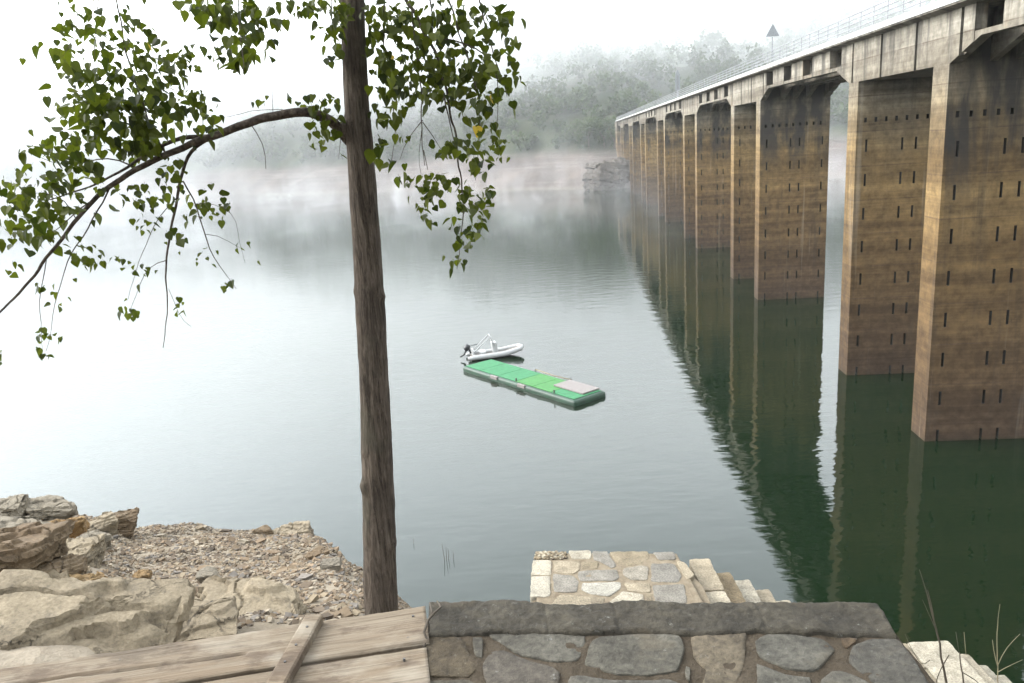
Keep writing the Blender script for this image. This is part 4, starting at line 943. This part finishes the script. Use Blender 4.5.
# boat
bo_ = on_z(470, 362, 0); bdx = np.array([.985, .17]); bdy = np.array([-bdx[1], bdx[0]])
boat = thing('motor_boat', 'small white inflatable boat with black outboard moored behind the pontoon', 'boat', (bo_[0] + 2, bo_[1] + .8, 0))
def bb2(u, v, z): q = bo_[:2] + bdx * u + bdy * v; return np.array([q[0], q[1], z])
for v_ in (.25, 1.55):
    P = [bb2(-.1, v_, .18), bb2(.3, v_, .22), bb2(1.5, v_, .24), bb2(2.8, v_, .29), bb2(3.5, v_ * .9 + .09, .42), bb2(4.15, v_ * .7 + .27, .54)]
    q_, r_ = resample(P, [.12, .19, .205, .205, .2, .17], .15); MB().tube(q_, r_, 12).obj('tube', MT['boat'], boat, True)
MB().tube(resample([bb2(4.0, .42, .51), bb2(4.28, .9, .57), bb2(4.0, 1.38, .51)], [.2, .22, .2], .1)[0], .17, 12).obj('bow_tube', MT['boat'], boat, True)
mb = MB(); v = []
for u, z0, hw in ((.2, .12, .55), (1.5, .1, .6), (3.0, .16, .55), (4.0, .45, .25)): v += [bb2(u, .9 - hw, z0 + .12), bb2(u, .9, z0 - .2), bb2(u, .9 + hw, z0 + .12), bb2(u, .9, z0 + .12)]
mb.add(v, [(k * 4 + a, k * 4 + b, (k + 1) * 4 + b, (k + 1) * 4 + a) for k in range(3) for a, b in ((0, 1), (1, 2), (2, 3), (3, 0))] + [(0, 3, 2, 1), (12, 13, 14, 15)])
mb.obj('hull', MT['boatfloor'], boat)
def bbx(mb, u0, u1, v0, v1, z0, z1, sl=0):
    return mb.add([bb2(u + (sl if z == z1 else 0), v, z) for z in (z0, z1) for u, v in ((u0, v0), (u1, v0), (u1, v1), (u0, v1))], [(0, 3, 2, 1), (4, 5, 6, 7), (0, 1, 5, 4), (1, 2, 6, 5), (2, 3, 7, 6), (3, 0, 4, 7)])
bevel(bbx(MB(), .35, .45, .35, 1.45, .1, .72).obj('transom', MT['boat'], boat), .02)
bevel(bbx(MB(), 1.95, 2.35, .55, 1.25, .2, 1.18, -.12).obj('console', MT['boat'], boat), .05)
bevel(bbx(MB(), .9, 1.35, .45, 1.35, .2, .55).obj('seat', MT['boat'], boat), .05)
mb = MB(); mb.tube([bb2(.5, .5, .6), bb2(1.75, .55, 1.72)], .04, 8); mb.tube([bb2(.5, 1.3, .6), bb2(1.75, 1.25, 1.72)], .04, 8); mb.tube([bb2(1.75, .55, 1.72), bb2(1.75, 1.25, 1.72)], .04, 8); mb.tube([bb2(1.75, .55, 1.72), bb2(2.05, .58, .9)], .04, 8); mb.tube([bb2(1.75, 1.25, 1.72), bb2(2.05, 1.22, .9)], .04, 8)
mb.obj('frame_bar', MT['boat'], boat, True)
mo_ = MB(); q_ = [bb2(.1, .9, 1.12), bb2(.05, .9, 1.05), bb2(-.12, .9, .82), bb2(-.18, .9, .72)]
mo_.tube(resample(q_, [.12, .22, .24, .14], .06)[0], list(resample(q_, [.12, .22, .24, .14], .06)[1]), 12)
out_ = mo_.obj('outboard', MT['black'], boat, True)
MB().tube([bb2(-.1, .9, .8), bb2(-.3, .9, .4), bb2(-.62, .9, .22)], [.09, .08, .05], 8).obj('motor_leg', MT['black'], out_, True)
MB().tube([bb2(.1, .9, 1.0), bb2(.5, .85, 1.1), bb2(.75, .8, 1.12)], [.03, .03, .035], 6).obj('tiller', MT['black'], out_, True)
MB().tube([bb2(.22, .9, .45), bb2(.1, .9, .85)], .08, 8).obj('motor_bracket', MT['black'], out_, True)

# ------------------------------------------------------------------ dry weeds in front, reeds in the water
def weed(label, stems, mat, name='dry_weed', cat='weed', base=None):
    mb = MB()
    for P, r0, r1 in stems: q_, r_ = resample(P, np.linspace(r0, r1, len(P)), .04); mb.tube(q_ + np.array([[noise.noise(Vector((i * .5, r0 * 999, k))) for k in range(3)] for i in range(len(q_))]) * .006, r_, 5)
    return tag(mb.obj(name, mat, None, True), label, cat)
WY = 3.6
def wp(L, Y=WY): return [at_y(x, y, Y + .02 * i) for i, (x, y) in enumerate(L)]
g0 = at_y(950, 683, WY); gz_ = h1(g0[0] + .02, WY)
weed('tall dark dry stalk leaning over the pale lower steps', [([(g0[0] + .06, WY - .05, gz_ - .05)] + wp([(948, 690), (943, 665), (937, 630), (931, 610), (925, 585), (919, 569)]), .008, .0015), (wp([(935, 625), (931, 600), (928, 590)]), .003, .001), (wp([(937, 632), (929, 612), (922, 600)]), .002, .001)], MT['stalk'])
g1 = at_y(968, 700, WY + .1); gz1 = h1(g1[0], WY + .1)
weed('shorter dark stalk with crossing twigs beside the tall one', [([(g1[0], WY + .1, gz1 - .05)] + wp([(966, 690), (962, 672), (959, 652)], WY + .1), .006, .003), (wp([(949, 655), (940, 668), (934, 690)]), .003, .002), (wp([(959, 652), (956, 632)], WY + .1), .002, .001), (wp([(930, 660), (922, 672), (908, 640), (905, 634)]), .002, .001), (wp([(962, 672), (980, 682), (990, 695)], WY + .1), .003, .001)], MT['stalk'])
g2 = at_y(1000, 700, WY + .3); gz2 = h1(g2[0], WY + .3)
weed('pale forked straw-coloured weed at the far end of the steps', [([(g2[0], WY + .3, gz2 - .05)] + wp([(999, 690), (997, 660), (997, 625), (1000, 604)], WY + .3), .004, .001), (wp([(998, 665), (1003, 650), (1012, 640), (1020, 634)], WY + .3), .002, .001), (wp([(998, 672), (1010, 665), (1022, 660)], WY + .3), .002, .001), (wp([(998, 668), (993, 650), (992, 640)], WY + .3), .002, .001), (wp([(966, 655), (966, 640), (964, 632)], WY + .3), .002, .001)], MT['pale_stalk'])
for px, py, lab in ((449, 557, 'thin reed stems rising from the water beside the tree'), (411, 546, 'sparse reed stalk in the water almost touching the trunk')):
    b = on_z(px, py, 0); mb = MB()
    for k in range(4 if px > 430 else 1):
        o_ = np.array([random.gauss(0, .16), random.gauss(0, .2), 0]); mb.tube([b + o_ - [0, 0, .6], b + o_ + [random.gauss(0, .05), 0, random.uniform(.25, .75)]], [.014, .006], 4)
    tag(mb.obj('reed', MT['stalk']), lab, 'reed')

# ------------------------------------------------------------------ far bank: wood, single trees, rock outcrop
def crown(rn, c, rx, rz, n, s):
    v, f, t = [], [], []
    lobes = [(c + np.array([rn.gauss(0, .45) * rx, rn.gauss(0, .45) * rx, rn.uniform(-.5, .6) * rz]), rn.uniform(.35, .6)) for _ in range(9)]
    for _ in range(n):
        lc, lr = rn.choice(lobes); d = np.array([rn.gauss(0, 1) for _ in range(3)]); d /= np.linalg.norm(d)
        p = lc + d * np.array([rx, rx, rz * .9]) * lr * rn.uniform(.7, 1.05)
        a = np.array([rn.gauss(0, 1) for _ in range(3)]); a /= np.linalg.norm(a); b = np.cross(a, d + 1e-3); b /= np.linalg.norm(b) + 1e-9; q = s * rn.uniform(.6, 1.3)
        n0 = len(v); v += [p - a * q, p + b * q * .6, p + a * q, p - b * q * .6]; f.append((n0, n0 + 1, n0 + 2, n0 + 3))
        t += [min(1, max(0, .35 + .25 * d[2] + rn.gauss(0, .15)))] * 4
    return v, f, t
frn = random.Random(5); PT = []
for _ in range(9500):
    az = frn.uniform(-44, 44); D = frn.uniform(26, 330) ; rs_ = np.interp(az, AZ_T, RS_T); r = rs_ + D
    PT.append((r * math.sin(R(az)), r * math.cos(R(az)), D, az))
PT = np.array(PT); ZZ = height(PT[:, :2]); ok = (ZZ > 10.8); PT = PT[ok]; ZZ = ZZ[ok]
prob = np.clip(1.15 - PT[:, 2] / 420, .25, 1); ok = RNG.random(len(PT)) < prob * .42; PT = PT[ok]; ZZ = ZZ[ok]
fv, ff, ft = [], [], []; singles = []
for (x, y, D, az), z in zip(PT, ZZ):
    h = frn.uniform(5, 11); rx = h * frn.uniform(.34, .5); front = D < 62
    if front and len(singles) < 26 and -12 < az < 24 and frn.random() < .5: singles.append((x, y, z, h, rx)); continue
    v, f, t = crown(frn, np.array([x, y, z + h * .55]), rx, h * .5, 90 if D < 160 else 50, .95)
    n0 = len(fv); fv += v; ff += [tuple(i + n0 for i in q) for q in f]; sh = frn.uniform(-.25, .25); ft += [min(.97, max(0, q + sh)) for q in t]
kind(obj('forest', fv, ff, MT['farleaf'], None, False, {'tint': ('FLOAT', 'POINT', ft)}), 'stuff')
for i, (x, y, z, h, rx) in enumerate(singles):
    rn = random.Random(100 + i)
    t = thing('broadleaf_tree', 'misty round-crowned tree standing along the lower edge of the far wood', 'tree', (x, y, z), 'trees along the edge of the far wood')
    b = np.array([x, y, z]); mb = MB().tube([b - [0, 0, 1], b + [.1, 0, h * .3], b + [.25, .1, h * .6]], [h * .03, h * .022, h * .01], 7)
    for k in range(4): a_ = k * 1.6 + rn.random(); mb.tube([b + [.1, 0, h * .3], b + [math.cos(a_) * rx * .6, math.sin(a_) * rx * .6, h * .62]], [h * .014, h * .005], 5)
    mb.obj('trunk', MT['bark'], t, True)
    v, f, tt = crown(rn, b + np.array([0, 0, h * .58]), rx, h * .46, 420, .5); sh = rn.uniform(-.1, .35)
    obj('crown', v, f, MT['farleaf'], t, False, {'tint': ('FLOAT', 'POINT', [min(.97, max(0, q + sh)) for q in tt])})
oc = on_z(607, 190, 0); oc = oc * 1.0; az_ = math.atan2(oc[0], oc[1]); r_ = math.hypot(oc[0], oc[1]) + 6
rock('rock_outcrop', 'dark craggy rock outcrop at the water beside the bridge end', 0, 0, 0, .9, .85, m_['r_dark'], 61, .2, (0, .15), .2, 1.9, None, (r_ * math.sin(az_), r_ * math.cos(az_), 1), 12.5, 26, 'rock outcrop')
#@@P2E

# ------------------------------------------------------------------ air
def volume(name, a, b, build):
    o = MB().box(a, b).obj(name, MT['white']); o.data.materials.clear()
    t = NT(name); v = t.n.new('ShaderNodeVolumePrincipled'); build(t, v); t.link(v.outputs[0], t.out.inputs['Volume'])
    o.data.materials.append(t.m); kind(o, 'stuff'); return o, t.m
def haze(t, v):
    v.inputs['Color'].default_value = (.96, .97, .98, 1); v.inputs['Density'].default_value = .00015
volume('haze', (-1650, -1650, -6), (1650, 1650, 150), haze)
def mist(t, v):
    p = t.pos(); x, y, z = t.sep(p)
    t.set(v.inputs['Color'], t.mix(t.maprange(z, 10, 40), (.70, .705, .72), (.95, .955, .96)))
    big = t.noise(t.scale(p, (1, 1, 1.6)), .012, 3, .55); wis = t.noise(t.scale(p, (1, .5, .45)), .10, 4, .62, .6)
    yl = t.math('ADD', y, t.math('MULTIPLY', t.math('MINIMUM', x, 0), -.12))
    pt = t.noise(p, .022, 2)
    low = t.math('MULTIPLY', t.maprange(yl, 85, 200, 0, 1, True), t.math('POWER', 2.718, t.math('DIVIDE', z, -6.0)))
    low = t.math('MULTIPLY', low, t.math('MULTIPLY', t.maprange(wis, .48, .70, 0, 1), t.maprange(pt, .40, .62, .003, .034)))
    cl = t.math('MULTIPLY', t.maprange(yl, 265, 400, 0, 1, True), t.maprange(t.math('ADD', z, t.math('MULTIPLY', big, 50)), 36, 78, 0, 1, True))
    cl = t.math('MULTIPLY', cl, t.maprange(x, -160, 20, .0045, .012, True))
    bg = t.math('MULTIPLY', t.maprange(yl, 130, 420, 0, 1, True), t.maprange(big, .3, .7, .0006, .0028)); bg = t.math('MULTIPLY', bg, t.maprange(x, -160, 40, 1, .55, True))
    bg = t.math('MULTIPLY', bg, t.maprange(z, 25, 60, 1, 0, True))
    t.set(v.inputs['Density'], t.math('ADD', low, t.math('ADD', cl, bg)))
mo, mm = volume('mist', (-900, 90, .05), (500, 1000, 140), mist)
mm.cycles.volume_step_rate = 1.0
mm.cycles.homogeneous_volume = False

# ------------------------------------------------------------------ light
w = bpy.data.worlds.new('World'); sc.world = w; w.use_nodes = True; nt = w.node_tree; nt.nodes.clear()
sky = nt.nodes.new('ShaderNodeTexSky'); sky.sky_type = 'NISHITA'; sky.sun_disc = False
SUN_EL, SUN_AZ = R(34), R(-76)       # azimuth from +Y towards +X
sky.sun_elevation = SUN_EL; sky.sun_rotation = SUN_AZ; sky.dust_density = 0.4; sky.air_density = 2.0; sky.ozone_density = 1
hs = nt.nodes.new('ShaderNodeHueSaturation'); hs.inputs['Saturation'].default_value = .18
bg = nt.nodes.new('ShaderNodeBackground'); bg.inputs[1].default_value = .15; wo = nt.nodes.new('ShaderNodeOutputWorld')
nt.links.new(sky.outputs[0], hs.inputs['Color']); tn = nt.nodes.new('ShaderNodeMix'); tn.data_type = 'RGBA'; tn.blend_type = 'MULTIPLY'; tn.inputs[0].default_value = 1; tn.inputs[7].default_value = (.97, 1.0, 1.025, 1); nt.links.new(hs.outputs[0], tn.inputs[6]); nt.links.new(tn.outputs[2], bg.inputs[0]); nt.links.new(bg.outputs[0], wo.inputs[0])
sl = bpy.data.lights.new('sun', 'SUN'); sl.energy = 0.85; sl.angle = R(40); sl.color = (1, .96, .90)
so = bpy.data.objects.new('sun', sl); C.objects.link(so)
sd = Vector((math.sin(SUN_AZ) * math.cos(SUN_EL), math.cos(SUN_AZ) * math.cos(SUN_EL), math.sin(SUN_EL)))
so.rotation_euler = sd.to_track_quat('Z', 'Y').to_euler()

sc.view_settings.view_transform = 'Standard'; sc.view_settings.look = 'None'; sc.view_settings.exposure = 2.85; sc.view_settings.gamma = 1
cy = sc.cycles
cy.use_denoising = True; cy.max_bounces = 12; cy.diffuse_bounces = 3; cy.glossy_bounces = 3; cy.transmission_bounces = 3; cy.volume_bounces = 6; cy.transparent_max_bounces = 6
cy.volume_step_rate = 1.0; cy.volume_max_steps = 160; cy.sample_clamp_indirect = 6
